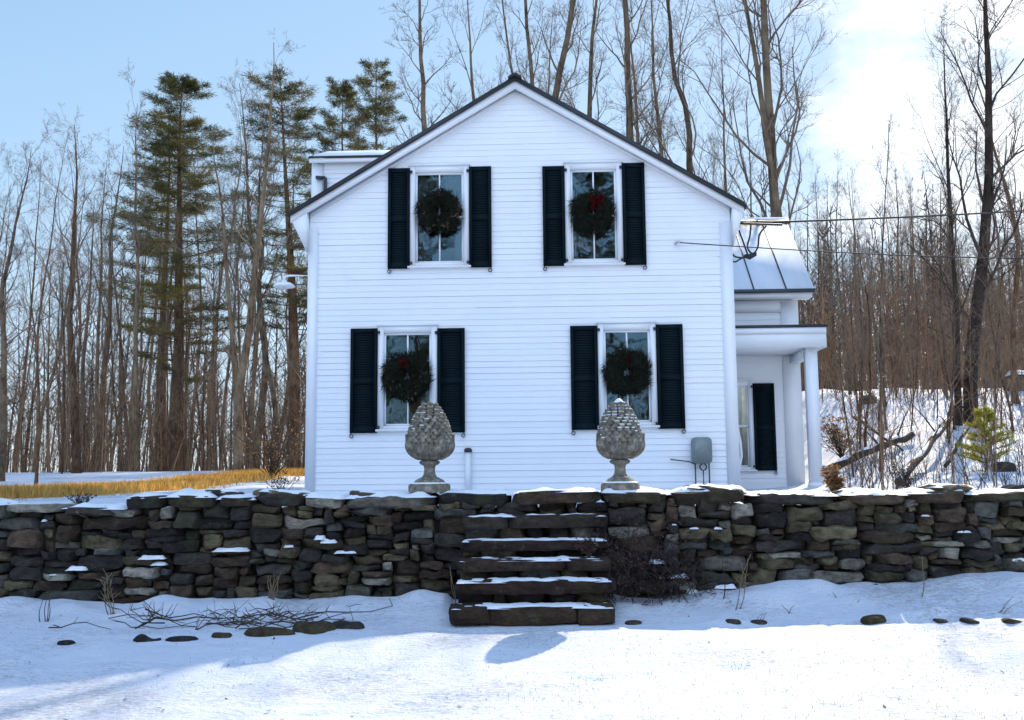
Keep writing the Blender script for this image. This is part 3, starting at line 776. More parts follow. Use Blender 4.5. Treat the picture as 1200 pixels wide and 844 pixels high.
# ------------------------------------------------------------------ steps
steps = empty('stone_steps', (.16, 9.5, .1), 'five rough stone steps edged with snow before the wall', 'steps')
SOFF = (.16, 9.5, .1)
tops = [.283, .482, .652, .816, 1.040]; xl = [-.565, -.535, -.52, -.51, -.495]; xr = [.885, .90, .90, .91, .925]
STEPCOL = [(.062, .050, .036), (.055, .040, .034), (.05, .043, .036), (.045, .038, .034), (.062, .062, .055)]
for i in range(5):
    y0 = 9.0+.245*i; z1 = tops[i]; z0 = (tops[i-1] if i else .04)
    th = min((.15, .12, .11, .095, .13)[i], z1-z0+.02); sm = MB()
    cuts = [xl[i]] + sorted(xl[i]+(xr[i]-xl[i])*c for c in ([.24, .78] if i == 0 else [] if i == 1 else [.72] if i == 2 else [] if i == 3 else [.30])) + [xr[i]]
    for a, b in zip(cuts[:-1], cuts[1:]):
        kk = nprng.uniform(.7, 1.1)*.75; tc_ = (STEPCOL[i][0]*kk*1.3, STEPCOL[i][1]*kk, STEPCOL[i][2]*kk*.85)
        stone(sm, ((a+b)/2, y0+.2, z1-th/2+nprng.uniform(-.008, .002)), (b-a+.03, .42+nprng.uniform(-.03, .03), th), tc_, .6, nprng.uniform(9, 16), CT_SLAB, True)
    # packing stones under the tread
    xx = xl[i]+.02
    while xx < xr[i]-.05 and z1-th > z0+.01:
        w = min(nprng.uniform(.15, .4), xr[i]-xx)
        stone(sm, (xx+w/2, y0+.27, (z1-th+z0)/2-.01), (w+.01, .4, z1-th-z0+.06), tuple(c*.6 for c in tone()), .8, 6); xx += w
    st = sm.build('step', M['stone'], steps, 'sharp', off=SOFF)
    sn = MB(); snow_slab(sn, xl[i]+.015, xr[i]-.015, y0+.015, y0+.34, z1-.012, .019, 50+i, 60, 9); sn.build('snow', M['snow'], st, True, off=SOFF)

# ------------------------------------------------------------------ pine cone finials on the wall
def make_finial(name, loc, seed, label, snow_side):
    r = random.Random(seed)
    root = empty(name, loc, label, 'finial', 'carved stone finials flanking the steps', r.uniform(-.3, .3))
    mb = MB(); mb.lathe([(.185, 0), (.195, .01), (.197, .07), (.185, .09), (.15, .10), (.13, .13), (.10, .145), (.075, .16)], 40, sq=5)
    mb.build('plinth', M['cast'], root, True)
    mb = MB(); mb.lathe([(.08, .155), (.062, .19), (.055, .24), (.062, .275), (.095, .292), (.108, .305), (.10, .325), (.075, .335)], 28); mb.build('stem', M['cast'], root, True)
    def cone_r(t): return .212*max(0, 1-t**1.85)**.74+.002   # t 0..1 over .5..0.955
    cup = [(.06, .33), (.105, .35), (.142, .385), (.166, .43), (.176, .48), (.175, .53), (.14, .55)]
    mb = MB(); mb.lathe([(r_*.93, z_) for r_, z_ in cup], 36)
    for ring, (n, zb, zt, flare, wd) in enumerate([(7, .335, .600, .028, .080), (7, .34, .590, .018, .066)]):
        for i in range(n):
            a0 = 2*PI*(i+.5*ring)/n+.1; V = []; nu, nv = 6, 9
            for j in range(nv+1):
                tt = j/nv; z = zb+(zt-zb)*tt
                rr = np.interp(z, [c[1] for c in cup], [c[0] for c in cup]) if z < .53 else .172
                rr += (.030 if ring == 0 else .006) + flare*max(0, tt-.66)**1.3*5*.9
                hw = wd*(math.sin(min(1, tt*1.35+.18)*PI/2))*(1 if tt < .42 else max(.06, 1-((tt-.42)/.58)**1.7))
                for q in range(nu+1):
                    s_ = q/nu*2-1; da = s_*hw/max(rr, .06)
                    bul = .034*(1-s_*s_)*math.sin(tt*PI*.9+.2)+ .020*(1-abs(s_))**5 + .007*math.cos(s_*9.4)
                    V.append(((rr+bul)*math.cos(a0+da), (rr+bul)*math.sin(a0+da), z-(.012 if tt > .9 else 0)*abs(s_)))
            mb.add(V, [(j*(nu+1)+q, j*(nu+1)+q+1, (j+1)*(nu+1)+q+1, (j+1)*(nu+1)+q) for j in range(nv) for q in range(nu)])
    mb.build('leaf_cup', M['cast'], root, True)
    mb = MB(); prof = [(cone_r(i/16)*.88, .50+.45*i/16) for i in range(17)]; mb.lathe(prof, 36)
    sn = MB(); rows = 12; S3, F3 = cube_template(4, 4, 4)
    S3 = S3/np.linalg.norm(S3, axis=1)[:, None]
    for j in range(rows):
        tt = .06+.90*j/rows; z = .50+.45*tt; rr = cone_r(tt); n = max(5, int(round(2*PI*rr/.070)))
        h = .050*(1-.25*tt); wdt = 2*PI*rr/n*.56
        slope = math.atan2(cone_r(tt)-cone_r(min(1, tt+.08)), .45*.08)
        for i in range(n):
            a = 2*PI*(i+.5*(j % 2))/n + j*.03
            q = S3.copy(); q[:, 2] = np.where(q[:, 2] < 0, q[:, 2]*(1), q[:, 2]*1.0)
            q = q*np.array([.032, wdt*.92, h*.60]); q[:, 1] *= (1-.35*np.clip(q[:, 2]/(h*.62), -1, 1)*1)   # shield, narrow at the top
            q[:, 0] += np.clip(-q[:, 2], -.05, .05)*.10
            cs, ss = math.cos(-slope), math.sin(-slope)
            q = np.stack([q[:, 0]*cs+q[:, 2]*ss, q[:, 1], -q[:, 0]*ss+q[:, 2]*cs], 1)
            ca, sa = math.cos(a), math.sin(a)
            w = np.stack([(q[:, 0]+rr)*ca-q[:, 1]*sa, (q[:, 0]+rr)*sa+q[:, 1]*ca, q[:, 2]+z], 1)
            mb.add(w, F3)
            side = math.cos(a)*snow_side[0]+math.sin(a)*snow_side[1]
            if r.random() < snow_side[2]*(tt*1.2)+.35*max(0, side)+max(0, tt-.7)*(1.6 if snow_side[2] > .5 else .3):
                q2 = S3*np.array([.022, wdt*.78, h*.17])
                cz = .5*h+z; rr2 = cone_r(min(.99, (cz-.5)/.45))+.010
                w = np.stack([(q2[:, 0]+rr2)*ca-q2[:, 1]*sa, (q2[:, 0]+rr2)*sa+q2[:, 1]*ca, q2[:, 2]+cz], 1)
                lump = MB(); lump.add(w, F3); lump.build('snow', M['snow'], root, True)
    mb.build('cone', M['cast'], root, True)
    if snow_side[2] > .5:
        sn.lathe([(.06, .905), (.046, .93), (.026, .952), (.01, .962), (0, .963)], 16); sn.build('snow', M['snow'], root, True)
    sp_ = MB(); sp_.lathe([(.185, .088), (.17, .10), (.12, .112), (.1, .13)], 20, sq=5); sp_.build('snow', M['snow'], root, True)
    return root
make_finial('stone_finial', (-.86, WALL_Y+.25, 1.262), 3, 'weathered stone pine cone finial left of the steps', (-.9, -.2, .25))
make_finial('stone_finial', (1.105, WALL_Y+.25, 1.255), 4, 'stone pine cone finial with snowy tip right of the steps', (0, -.3, .75))

# ------------------------------------------------------------------ small things along the foot of the wall
def pebble(loc, size, col, label, snow=False, group='edging stones in the snow', name='edging_stone'):
    mb = MB(); stone(mb, (0, 0, 0), size, col, 1.0, 3.2, CT_BIG)
    o = mb.build(name, M['stone'], None, True, loc=loc); o.rotation_euler = (0, 0, nprng.normal()*.15)
    tag(o, label, 'stone', group)
    if snow:
        sn = MB(); snow_slab(sn, -size[0]*.3, size[0]*.3, -size[1]*.2, size[1]*.4, size[2]*.40, .02, int(abs(loc[0]*100)), 10, 6); sn.build('snow', M['snow'], o, True)
BR = (.075, .055, .028)
for (u, v, Yd, s, lab, col) in [
    (315, 753, 8.75, (.44, .24, .11), 'long flat brown edging stone left of the humped one', BR),
    (365, 746, 8.85, (.34, .24, .16), 'humped mossy brown edging stone in the snow near the wall', BR),
    (408, 743, 9.0, (.26, .2, .10), 'dark edging stone between humped stone and the steps', (.045, .04, .033)),
    (260, 757, 8.70, (.15, .14, .07), 'small brown edging stone left of the long flat one', BR),
    (212, 761, 8.6, (.26, .14, .06), 'dark sliver of edging stone below the brush pile', (.03, .028, .026)),
    (172, 760, 8.6, (.20, .14, .06), 'half buried dark edging stone, leftmost of the row', (.03, .028, .026)),
    (78, 757, 8.5, (.13, .1, .06), 'lone small dark stone in shaded snow far from the row', (.03, .028, .026)),
    (742, 728, 9.1, (.20, .16, .09), 'reddish stone in the snow just right of the steps', (.085, .05, .035)),
    (1025, 742, 8.95, (.26, .2, .10), 'brown rounded stone in sunlit snow right of the stalks', BR),
    (1103, 745, 8.85, (.13, .12, .06), 'tiny grey brown stone in snow between two rounded stones', (.06, .05, .04)),
    (1138, 747, 8.8, (.17, .15, .08), 'dark rounded stone in the snow near right picture edge', (.045, .04, .035)),
    (1185, 743, 8.8, (.22, .18, .09), 'rightmost brown edging stone in the sunlit snow', BR),
    (890, 735, 9.0, (.2, .12, .06), 'thin reddish stone slab in the snow below the stalks', (.08, .05, .035)),
    (860, 736, 9.0, (.16, .12, .05), 'small reddish stone beside the thin slab below the stalks', (.08, .05, .035))]:
    p = at(u, v, Yd); pebble((p.x, Yd, gz(p.x, Yd)-s[2]*.08), (s[0]*(.85 if u > 700 else 1.15), s[1]*.9, s[2]*(.85 if u > 700 else 1.1)), col, lab)

def stalk(u, v0, v1, Yd, lean, label, n=1, grp='dry stalks in front of the wall', m='straw', fluff=False, rr=.006):
    p = at(u, v0, Yd); top_ = at(u+lean, v1, Yd); b = Vector((p.x, Yd, gz(p.x, Yd)-.02)); h = max(.05, top_.z-b.z); mb = MB(); r = random.Random(int(u*7))
    pls = []
    for k in range(n):
        ox = r.uniform(-.05, .05)*(n > 1); l = Vector((top_.x-p.x+r.uniform(-.08, .08)*(n > 1), r.uniform(-.05, .05), h*r.uniform(.75, 1)))
        pts = [Vector((ox, 0, 0))+l*t_+Vector((.015*math.sin(t_*5+k), 0, 0)) for t_ in np.linspace(0, 1, 7)]
        pls.append((pts, list(np.linspace(rr, rr*.35, 7))))
        if fluff:
            for q in range(5):
                a = pts[3+q % 4]; pls.append(([a, a+Vector((r.uniform(-.09, .09), r.uniform(-.05, .05), r.uniform(.02, .12)))], [rr*.5, rr*.3]))
    mb.tubes(pls, 5); o = mb.build('dry_stalk', M[m], None, True, loc=b); tag(o, label, 'dry plant', grp)
stalk(1081, 718, 640, 9.6, 2, 'single straight pale stalk standing alone before the right wall')
stalk(863, 724, 660, 9.5, 9, 'leaning forked stalk at the right wall between vine and stones', 2, fluff=True)
stalk(848, 715, 645, 9.8, 1, 'thin dark upright stalk close to the dried vine', m='vine')
stalk(979, 718, 692, 9.6, 0, 'short pale stub of stalk below the right wall')
stalk(922, 730, 706, 9.3, 3, 'pair of short pale stems leaning right in the snow', 2)
stalk(1000, 715, 703, 9.5, 8, 'low bent stem in snow right of the short stub')
stalk(130, 712, 676, 9.6, 0, 'cluster of straight pale stems before the left wall', 4, fluff=True)
stalk(50, 735, 690, 9.4, -1, 'thin stems rising from shaded snow at far left', 4, m='vine', rr=.005)
stalk(176, 722, 700, 9.5, 0, 'short upright stem right of the pale cluster', 2)
stalk(533, 712, 658, 9.55, -8, 'two bare stems leaning on wall left of the steps', 2)
stalk(318, 690, 668, 9.95, 2, 'tuft of short straw at the foot of the left wall', 7)
stalk(1170, 735, 700, 9.0, 15, 'fine leaning straw in the sunlit snow at far right', 3, rr=.004)
stalk(890, 735, 715, 9.1, 4, 'short straw pieces right of the leaning forked stalk', 3, rr=.004)
# brush pile
def brush_pile():
    p = at(270, 728, 9.25); b = Vector((p.x, 9.25, gz(p.x, 9.25))); r = random.Random(4); pls = []
    for k in range(46):
        L = r.uniform(.2, 1.1); a = r.gauss(.1, .55)+(PI if r.random() < .4 else 0)
        c = Vector((r.gauss(0, .5), r.gauss(0, .2), r.uniform(.0, .09)))
        d = Vector((math.cos(a), math.sin(a)*.5, r.uniform(-.10, .16))); pts = []
        for t_ in np.linspace(-.5, .5, 6): pts.append(c+d*L*t_+Vector((0, 0, .03*math.sin(t_*7+k))))
        r0 = r.uniform(.003, .008); pls.append((pts, list(np.linspace(r0, r0*.4, 6))))
        for q in range(3):
            a0 = pts[r.randint(1, 5)]; pls.append(([a0, a0+Vector((r.uniform(-.14, .14), r.uniform(-.1, .1), r.uniform(-.03, .14)))], [r0*.5, r0*.3]))
    mb = MB(); mb.tubes(pls, 4); o = mb.build('brush_pile', M['twig_dark'], None, loc=b)
    tag(o, 'pile of dark dead branches on the snow before the left wall', 'brush pile')
brush_pile()
def weed(u, v, Yd, h, spread, label, m='vine', n=24, leaves=0, leafm='vine_leaf', cat='shrub', name='bare_shrub', seed=1, lz=.03, base=None, thick=.005):
    p = at(u, v, Yd); b = Vector((p.x, Yd, gz(p.x, Yd)-.02 if base is None else base)); r = random.Random(seed); pls = []; V = []
    for k in range(n):
        a = r.uniform(0, 2*PI); sp_ = r.uniform(0, spread); hh = h*r.uniform(.5, 1); pts = []
        for t_ in np.linspace(0, 1, 6): pts.append(Vector((math.cos(a)*sp_*t_**1.3+.02*math.sin(t_*8+k), math.sin(a)*sp_*.6*t_**1.3, hh*t_)))
        pls.append((pts, list(np.linspace(thick, thick*.4, 6))))
        for q in range(6):
            a0 = pts[r.randint(2, 5)]; e = a0+Vector((r.uniform(-1, 1), r.uniform(-1, 1), r.uniform(-.1, 1)))*h*.22
            pls.append(([a0, (a0+e)/2+Vector((0, 0, .01)), e], [thick*.5, thick*.4, thick*.3]))
            for _ in range(leaves):
                c = a0.lerp(e, r.uniform(.2, 1.1)); d = Vector((r.uniform(-1, 1), r.uniform(-1, 1), r.uniform(-1, .4))).normalized()*lz; s_ = d.cross(Vector((r.uniform(-1, 1), r.uniform(-1, 1), 1))).normalized()*lz*.45
                V.append([c, c+d*.5+s_, c+d, c+d*.5-s_])
    e_ = empty(name, b, label, cat)
    mb = MB(); mb.tubes(pls, 3); mb.build('stems', M[m], e_)
    if V: mb = MB(); mb.blades(np.array([[tuple(q) for q in t] for t in V])); mb.build('leaves', M[leafm], e_)
    return e_
def vine(u0, u1, vt, vb, Yd, n, label, seed):
    pa, pb = at(u0, vb, Yd), at(u1, vt, Yd); cx = (pa.x+pb.x)/2; W_ = (pb.x-pa.x)/2; H_ = pb.z-pa.z; r = random.Random(seed)
    b = Vector((cx, Yd, gz(cx, Yd)-.02)); pls = []; V = []
    for k in range(n):
        x = r.gauss(0, .45)*W_; zs = H_*.55*r.random()**1.6; hh = H_*r.uniform(.12, .75)*(1.15-.5*abs(x)/W_); dr = r.uniform(-.3, .3); pts = []
        for t_ in np.linspace(0, 1, 8): pts.append(Vector((x+dr*t_**1.3+.035*math.sin(t_*9+k), .28*t_**.6*r.uniform(.6, 1)-r.uniform(0, .12), zs+hh*t_**.9-.10*hh*max(0, t_-.8)*5*r.random())))
        pls.append((pts, list(np.linspace(.005, .002, 8))))
        for q in range(8):
            a0 = pts[r.randint(1, 7)]; e = a0+Vector((r.uniform(-1, 1), r.uniform(-.6, .3), r.uniform(-.8, .6)))*.12
            pls.append(([a0, (a0+e)/2+Vector((0, 0, .015)), e], [.0025, .002, .0015]))
            for _ in range(2):
                c = a0.lerp(e, r.uniform(.2, 1.1)); d = Vector((r.uniform(-1, 1), r.uniform(-1, 1), r.uniform(-1, .4))).normalized()*r.uniform(.018, .034); s_ = d.cross(Vector((r.uniform(-1, 1), r.uniform(-1, 1), 1))).normalized()*.011
                V.append([c, c+d*.5+s_, c+d, c+d*.5-s_])
    e_ = empty('dried_vine', b, label, 'vine'); mb = MB(); mb.tubes(pls, 3); mb.build('stems', M['vine'], e_)
    mb = MB(); mb.blades(np.array([[tuple(q) for q in t] for t in V])); mb.build('leaves', M['vine_leaf'], e_)
vine(700, 752, 612, 715, 9.85, 44, 'dark dried vine hugging the right side of the steps', 2)
vine(735, 830, 625, 712, 9.88, 50, 'wide tangle of withered creeper on the wall right of steps', 3)
weed(690, 662, 9.62, .2, .22, 'small withered weed growing on the end of a step', n=16, leaves=2, cat='vine', name='dried_vine', seed=8, base=.655, lz=.025)
weed(95, 575, 11.4, .20, .2, 'dry seed head weed standing on the lawn above left wall', n=18, leaves=2, leafm='twig_dark', seed=5, cat='weed', name='dry_weed', lz=.022)
weed(326, 572, 13.5, .42, .3, 'bare leafless shrub by the left corner of the house', n=20, leaves=1, leafm='twig_dark', seed=6, lz=.03)
weed(318, 556, 28, 1.7, 1.7, 'tangled brown brush behind the left corner of the house', n=44, leaves=1, leafm='dead_leaf', seed=7, lz=.07, thick=.012, m='twig_dark')
weed(980, 574, 13.5, .42, .22, 'low shrub with pale brown leaves right of the porch post', n=30, leaves=4, leafm='dead_leaf', seed=9, lz=.05, m='twig_dark')
weed(985, 503, 24, 1.0, .9, 'reddish brown brush on the snowy bank behind the porch', n=40, leaves=2, leafm='dead_leaf', seed=10, lz=.07, m='twig_dark', thick=.01)
weed(1062, 555, 16, .45, .35, 'small brown weed on the bank at the fallen trunk foot', n=20, leaves=2, leafm='twig_dark', seed=12, lz=.04, m='twig_dark')

# grass: golden strip in the meadow and thin blades through the snow
def grass(name, n, fn, hmin, hmax, w, m, seed):
    r = np.random.RandomState(seed); P = fn(r, n); n = len(P)
    z = ground_z(P[:, 0], P[:, 1]); h = r.uniform(hmin, hmax, n); a = r.uniform(0, 2*PI, n); l = r.uniform(.05, .5, n)*h; la = r.uniform(0, 2*PI, n)
    b = np.stack([P[:, 0], P[:, 1], z-.01], 1); s = np.stack([np.cos(a)*w, np.sin(a)*w, 0*a], 1)
    t = b+np.stack([np.cos(la)*l, np.sin(la)*l, h], 1); mid = b+(t-b)*.5+np.stack([0*a, 0*a, h*.12], 1)
    mb = MB(); mb.blades(np.stack([b-s, b+s, mid+s*.8, t, mid-s*.8], 1)); tag(mb.build(name, M[m]), kind='stuff')
def strip(r, n):
    t = r.uniform(0, 1, n)**.8; y = 13.2+t*17.3; x = -8.5+.9*(y-14)/16.5+r.normal(size=n)*(.22+.010*y)*(1+.4*vnoise(y, y*0, 62, 2, 1.7))
    k = r.uniform(0, 1, n) < .16
    x = np.where(k, r.uniform(-8.2, -5.6, n), x); y = np.where(k, 30.3+(x+7.6)*.45+r.normal(size=n)*.35, y)
    return np.stack([x, y], 1)
grass('golden_grass', 30000, strip, .05, .25, .010, 'gold', 1)
def blades(r, n):
    x = r.uniform(-6, 6, n*2); y = r.uniform(5.6, 9.0, n*2); d = vnoise(x, y, 77, 3, 1.1)+.25*x/4; k = d > .1+r.uniform(-.5, .6, n*2); return np.stack([x, y], 1)[k][:n]
grass('winter_grass', 9000, blades, .008, .03, .0013, 'twig_dark', 2)

def litter():
    r = np.random.RandomState(12); n = 240; x = r.uniform(-6, 6, n); y = r.uniform(5.7, 10.0, n); z = ground_z(x, y)+.006; V = []
    for i in range(n):
        a = r.uniform(0, 6.28); L = r.uniform(.008, .028); w = L*.35; c = np.array([x[i], y[i], z[i]+.004]); d = np.array([math.cos(a), math.sin(a), r.uniform(-.1, .4)])*L; e = np.array([-math.sin(a), math.cos(a), 0])*w
        V.append([c-d, c+e, c+d, c-e])
    mb = MB(); mb.blades(np.array(V)); tag(mb.build('leaf_litter', M['twig_dark']), kind='stuff')
litter()
# ------------------------------------------------------------------ trees
def norm(v): return v.normalized()
def branch(out, r, p, d, L, rad0, depth, cnt, maxd, up=.10, wob=.16):
    n = (7, 5, 4, 3)[depth] if depth < 4 else 3
    st = L/(n-1); pts = [p.copy()]; dirs = [d.copy()]
    for _ in range(n-1):
        d = norm(d+Vector((r.gauss(0, wob), r.gauss(0, wob), r.gauss(0, wob)+up)))
        p = p+d*st; pts.append(p.copy()); dirs.append(d.copy())
    rr = [max(.0028, rad0*(1-.78*i/(n-1))) for i in range(n)]
    out.append((pts, rr))
    if depth >= maxd: return
    for _ in range(cnt[depth]):
        t_ = r.uniform(.18, 1)*(n-1); i = min(n-2, int(t_)); q = pts[i].lerp(pts[i+1], t_-i)
        ax = dirs[i].cross(Vector((r.gauss(0, 1), r.gauss(0, 1), r.gauss(0, 1))))
        if ax.length < 1e-4: continue
        dd = Matrix.Rotation(r.uniform(.45, .95), 3, ax.normalized()) @ dirs[i]
        branch(out, r, q, norm(dd), L*r.uniform(.34, .58)*(1.05-.35*t_/(n-1)), max(.004, rr[i]*.55), depth+1, cnt, maxd, up, wob*1.1)
def make_bare(seed, H=18, r0=.19, clear=.35, limbs=15, spread=.24, stems=1, cnt=(6, 5, 4), steep=(.35, .85), warm=False, sway=.05, lean0=.07):
    r = random.Random(seed); tr = []; br = []
    for s in range(stems):
        a = r.uniform(0, 2*PI) if stems == 1 else 2*PI*s/stems+r.uniform(-.4, .4)
        d = norm(Vector((math.cos(a)*lean0*(stems > 1)+r.gauss(0, .015), math.sin(a)*lean0*(stems > 1)+r.gauss(0, .015), 1)))
        p = Vector((math.cos(a), math.sin(a), 0))*(.28 if stems > 1 else 0); p.z = -.4
        h = H*(1 if s == 0 else r.uniform(.75, .95)); n = 22; pts = [p.copy()]; rr0 = r0*(1 if s == 0 else r.uniform(.6, .9)); rr = [rr0*1.35]
        for i in range(1, n):
            d = norm(d+Vector((r.gauss(0, sway), r.gauss(0, sway), .10))); p = p+d*(h+.4)/(n-1); pts.append(p.copy())
            t_ = i/(n-1); rr.append(max(.012, rr0*(1-t_)**.85+.004))
        tr.append((pts, rr))
        for k in range(limbs):
            t_ = clear+(.97-clear)*((k+r.random())/limbs)**.9; f = t_*(n-1); i = min(n-2, int(f)); q = pts[i].lerp(pts[i+1], f-i)
            a = k*2.4+r.uniform(-.6, .6); inc = r.uniform(*steep)*(1.15-.5*t_)
            d2 = Vector((math.cos(a)*math.sin(inc), math.sin(a)*math.sin(inc), math.cos(inc)))
            L = H*spread*(1.25-t_*.85)*r.uniform(.7, 1.25)
            branch(br, r, q, d2, L, max(.012, rr[i]*.40), 0, cnt, 3)
    return tr, br
LIB = {}
PTS = {}
def lib(kind, name, tr, br, barkm, branchm, ns=9):
    PTS[kind] = tr[0][0]
    e = bpy.data.objects.new(name, None)
    t_ = MB(); t_.tubes(tr, ns); a = t_.build('trunk', M[barkm], e, True); c = MB(); c.tubes(br, 3); b = c.build('crown', M[branchm], e)
    LIB[kind] = (e, a, b); COL.objects.unlink(a); COL.objects.unlink(b)
lib('maple', 'bare_tree', *make_bare(11, 18, .20, .34, 15, cnt=(7, 6, 5)), 'bark', 'branch')
lib('ash', 'bare_tree', *make_bare(12, 18, .17, .40, 14, .21, cnt=(7, 6, 4), steep=(.25, .65)), 'bark', 'branch')
lib('beech', 'bare_tree', *make_bare(13, 18, .15, .22, 19, .22, cnt=(6, 6, 4), steep=(.4, 1.0)), 'bark_red', 'branch_red')
lib('clump', 'bare_tree', *make_bare(14, 26, .19, .20, 22, .17, stems=2, cnt=(6, 5, 4), lean0=.015, sway=.03, steep=(.3, .75)), 'bark', 'branch')
lib('pole', 'bare_tree', *make_bare(15, 24, .17, .38, 20, .12, cnt=(6, 5, 4)), 'bark', 'branch')
lib('fork', 'bare_tree', *make_bare(16, 18, .18, .30, 10, .22, stems=2, cnt=(6, 5, 4), steep=(.3, .7)), 'bark', 'branch')
lib('bank', 'bare_tree', *make_bare(41, 18, .20, .16, 19, .24, cnt=(7, 6, 4), steep=(.3, .75), sway=.035), 'bark_dark', 'branch_dark')
lib('sapling', 'bare_sapling', *make_bare(17, 8, .045, .15, 14, .24, cnt=(5, 4, 2)), 'bark_red', 'branch_red', 5)
lib('whip', 'bare_sapling', *make_bare(18, 9, .05, .25, 11, .19, cnt=(5, 4, 2), steep=(.25, .6), sway=.03), 'bark', 'branch', 5)
lib('crook', 'bare_tree', *make_bare(19, 18, .16, .38, 11, .22, cnt=(6, 5, 4), sway=.12), 'bark', 'branch')
lib('gnarl', 'bare_tree', *make_bare(23, 18, .24, .26, 17, .25, cnt=(7, 5, 4), steep=(.35, .95), sway=.05), 'bark_red', 'branch_red')
def make_pine(seed, H=17, clear=.22, dense=1.0):
    r = random.Random(seed); tr = []; d = Vector((0, 0, 1)); p = Vector((0, 0, -.3)); pts = [p.copy()]; rr = [.26]; n = 20
    for i in range(1, n):
        d = norm(d+Vector((r.gauss(0, .015), r.gauss(0, .015), .1))); p = p+d*(H+.3)/(n-1); pts.append(p.copy()); rr.append(max(.012, .22*(1-i/(n-1))))
    tr.append((pts, rr)); br = []; V = []
    z = clear*H
    while z < H*.985:
        t_ = z/H; f = t_*(n-1); i = min(n-2, int(f)); q0 = pts[i].lerp(pts[i+1], f-i)
        a0 = r.uniform(0, 2*PI); nb = r.choice([3, 4, 4, 5])
        for b in range(nb):
            if r.random() < .30*(1.2-t_)+.08: continue
            a = a0+2*PI*b/nb+r.uniform(-.35, .35); env = (.30+1.0*min(1, (t_-clear+.03)*3.2))*(1-t_)**.72*r.uniform(.8, 1.15)
            L = (H*.17*env+.28)*r.uniform(.55, 1.3); nn = 7; bp = [q0]; rise = r.uniform(-.05, .22)+.5*max(0, t_-.6)
            for k in range(1, nn):
                s = k/(nn-1); bp.append(q0+Vector((math.cos(a)*L*s, math.sin(a)*L*s, L*(rise*s-.12*s+.20*s*s))))
            br.append((bp, list(np.linspace(.028*(1.2-t_)+.006, .006, nn))))
            live = 1 if t_ > clear+.10 else .35
            if r.random() > live: continue
            nt = int((20+36*L/2)*dense)
            for k in range(nt):
                s = r.uniform(.28, 1.0); j = min(nn-2, int(s*(nn-1))); c = bp[j].lerp(bp[j+1], s*(nn-1)-j)
                sd = r.uniform(-1, 1)*L*.26*(1.15-s*.6); c2 = c+Vector((-math.sin(a)*sd, math.cos(a)*sd, abs(sd)*.15+r.uniform(-.03, .06)))
                if abs(sd) > .12: br.append(([c, c2], [.006, .003]))
                out_ = norm(Vector((math.cos(a), math.sin(a), .35))+Vector((-math.sin(a)*sd*1.5, math.cos(a)*sd*1.5, 0)))
                for m_ in range(11):
                    dd = norm(out_*.7+Vector((r.gauss(0, .7), r.gauss(0, .7), r.gauss(-.05, .55)))); l = r.uniform(.13, .24); w = norm(dd.cross(Vector((r.gauss(0, 1), r.gauss(0, 1), r.gauss(0, 1)))))*r.uniform(.006, .011)
                    o_ = c2+Vector((r.gauss(0, .05), r.gauss(0, .05), r.gauss(0, .03))); V.append([o_-w*.3, o_+dd*l*.55-w, o_+dd*l, o_+dd*l*.55+w])
        z += r.uniform(.20, .55)
    return tr, br, np.array([[tuple(q) for q in t] for t in V])
def lib_pine(kind, seed, **kw):
    tr, br, V = make_pine(seed, **kw); PTS[kind] = tr[0][0]; e = bpy.data.objects.new('pine_tree', None)
    t_ = MB(); t_.tubes(tr, 9); t_.tubes(br, 3); a = t_.build('trunk', M['bark_red'], e, True); c = MB(); c.blades(V); b = c.build('crown', M['pine'], e)
    LIB[kind] = (e, a, b); COL.objects.unlink(a); COL.objects.unlink(b)
lib_pine('pine', 31, H=17, clear=.24); lib_pine('pine2', 32, H=17, clear=.34, dense=.8)
NATH = {'maple': 18, 'ash': 18, 'beech': 18, 'clump': 26, 'pole': 24, 'fork': 18, 'sapling': 8, 'whip': 9, 'crook': 18, 'bank': 18, 'gnarl': 18, 'pine': 17, 'pine2': 17}
trees = []
def plant(kind, x, y, H, rz, label, group=None, lean=(0, 0), cat='tree', sxy=None):
    e, a, b = LIB[kind]; c = e.copy(); COL.objects.link(c); s = H/NATH[kind]
    for o in (a, b):
        k = o.copy(); COL.objects.link(k); k.parent = c
    c.location = (x, y, gz(x, y)-.05); c.rotation_euler = (lean[0], lean[1], rz)
    c.scale = (sxy or s, sxy or s, s); tag(c, label, cat, group); trees.append((x, y)); return c
def tree_px(kind, u, D, vtop, rz, label, group=None, lean=(0, 0), fat=1.0, cat='tree', vref=540):
    # vref: height in the photograph at which the trunk passes u
    p = at(u, 560, D); H = at(u, vtop, D).z-gz(p.x, D); sc = H/NATH[kind]
    tgt = at(u, vref, D); M3 = Euler((lean[0], lean[1], rz)).to_matrix() @ Matrix.Diagonal((sc*fat, sc*fat, sc)); z0 = gz(p.x, D)
    prev = None; dx = 0
    for q in PTS[kind]:
        w_ = M3 @ q
        if w_.z+z0 > tgt.z:
            dx = w_.x; break
        dx = w_.x
    plant(kind, tgt.x-dx, D, H, rz, label, group, lean, cat, sxy=sc*fat)
LW = 'trees of the left woods'; BH = 'trees behind the house roof'; RW = 'trees of the right bank'
tree_px('ash', 2, 28, 170, .3, 'bare tree with sunlit grey trunk at the left picture edge', LW, (0, .05), 1.25)
tree_px('beech', 44, 25.5, 150, 1.2, 'slim bare tree standing in the gold grass near left edge', LW, (0, .0), .6)
tree_px('gnarl', 88, 34, 150, 2.2, 'dark double limbed bare tree left of the tall pine', LW, (0, .02), 1.0)
tree_px('fork', 118, 40, 160, .4, 'forked bare tree with spreading top between edge and pine', LW, (0, 0), 1.1)
tree_px('ash', 158, 36, 120, 4.1, 'thin straight trunk just left of the tall pine', LW, (0, .03), .9)
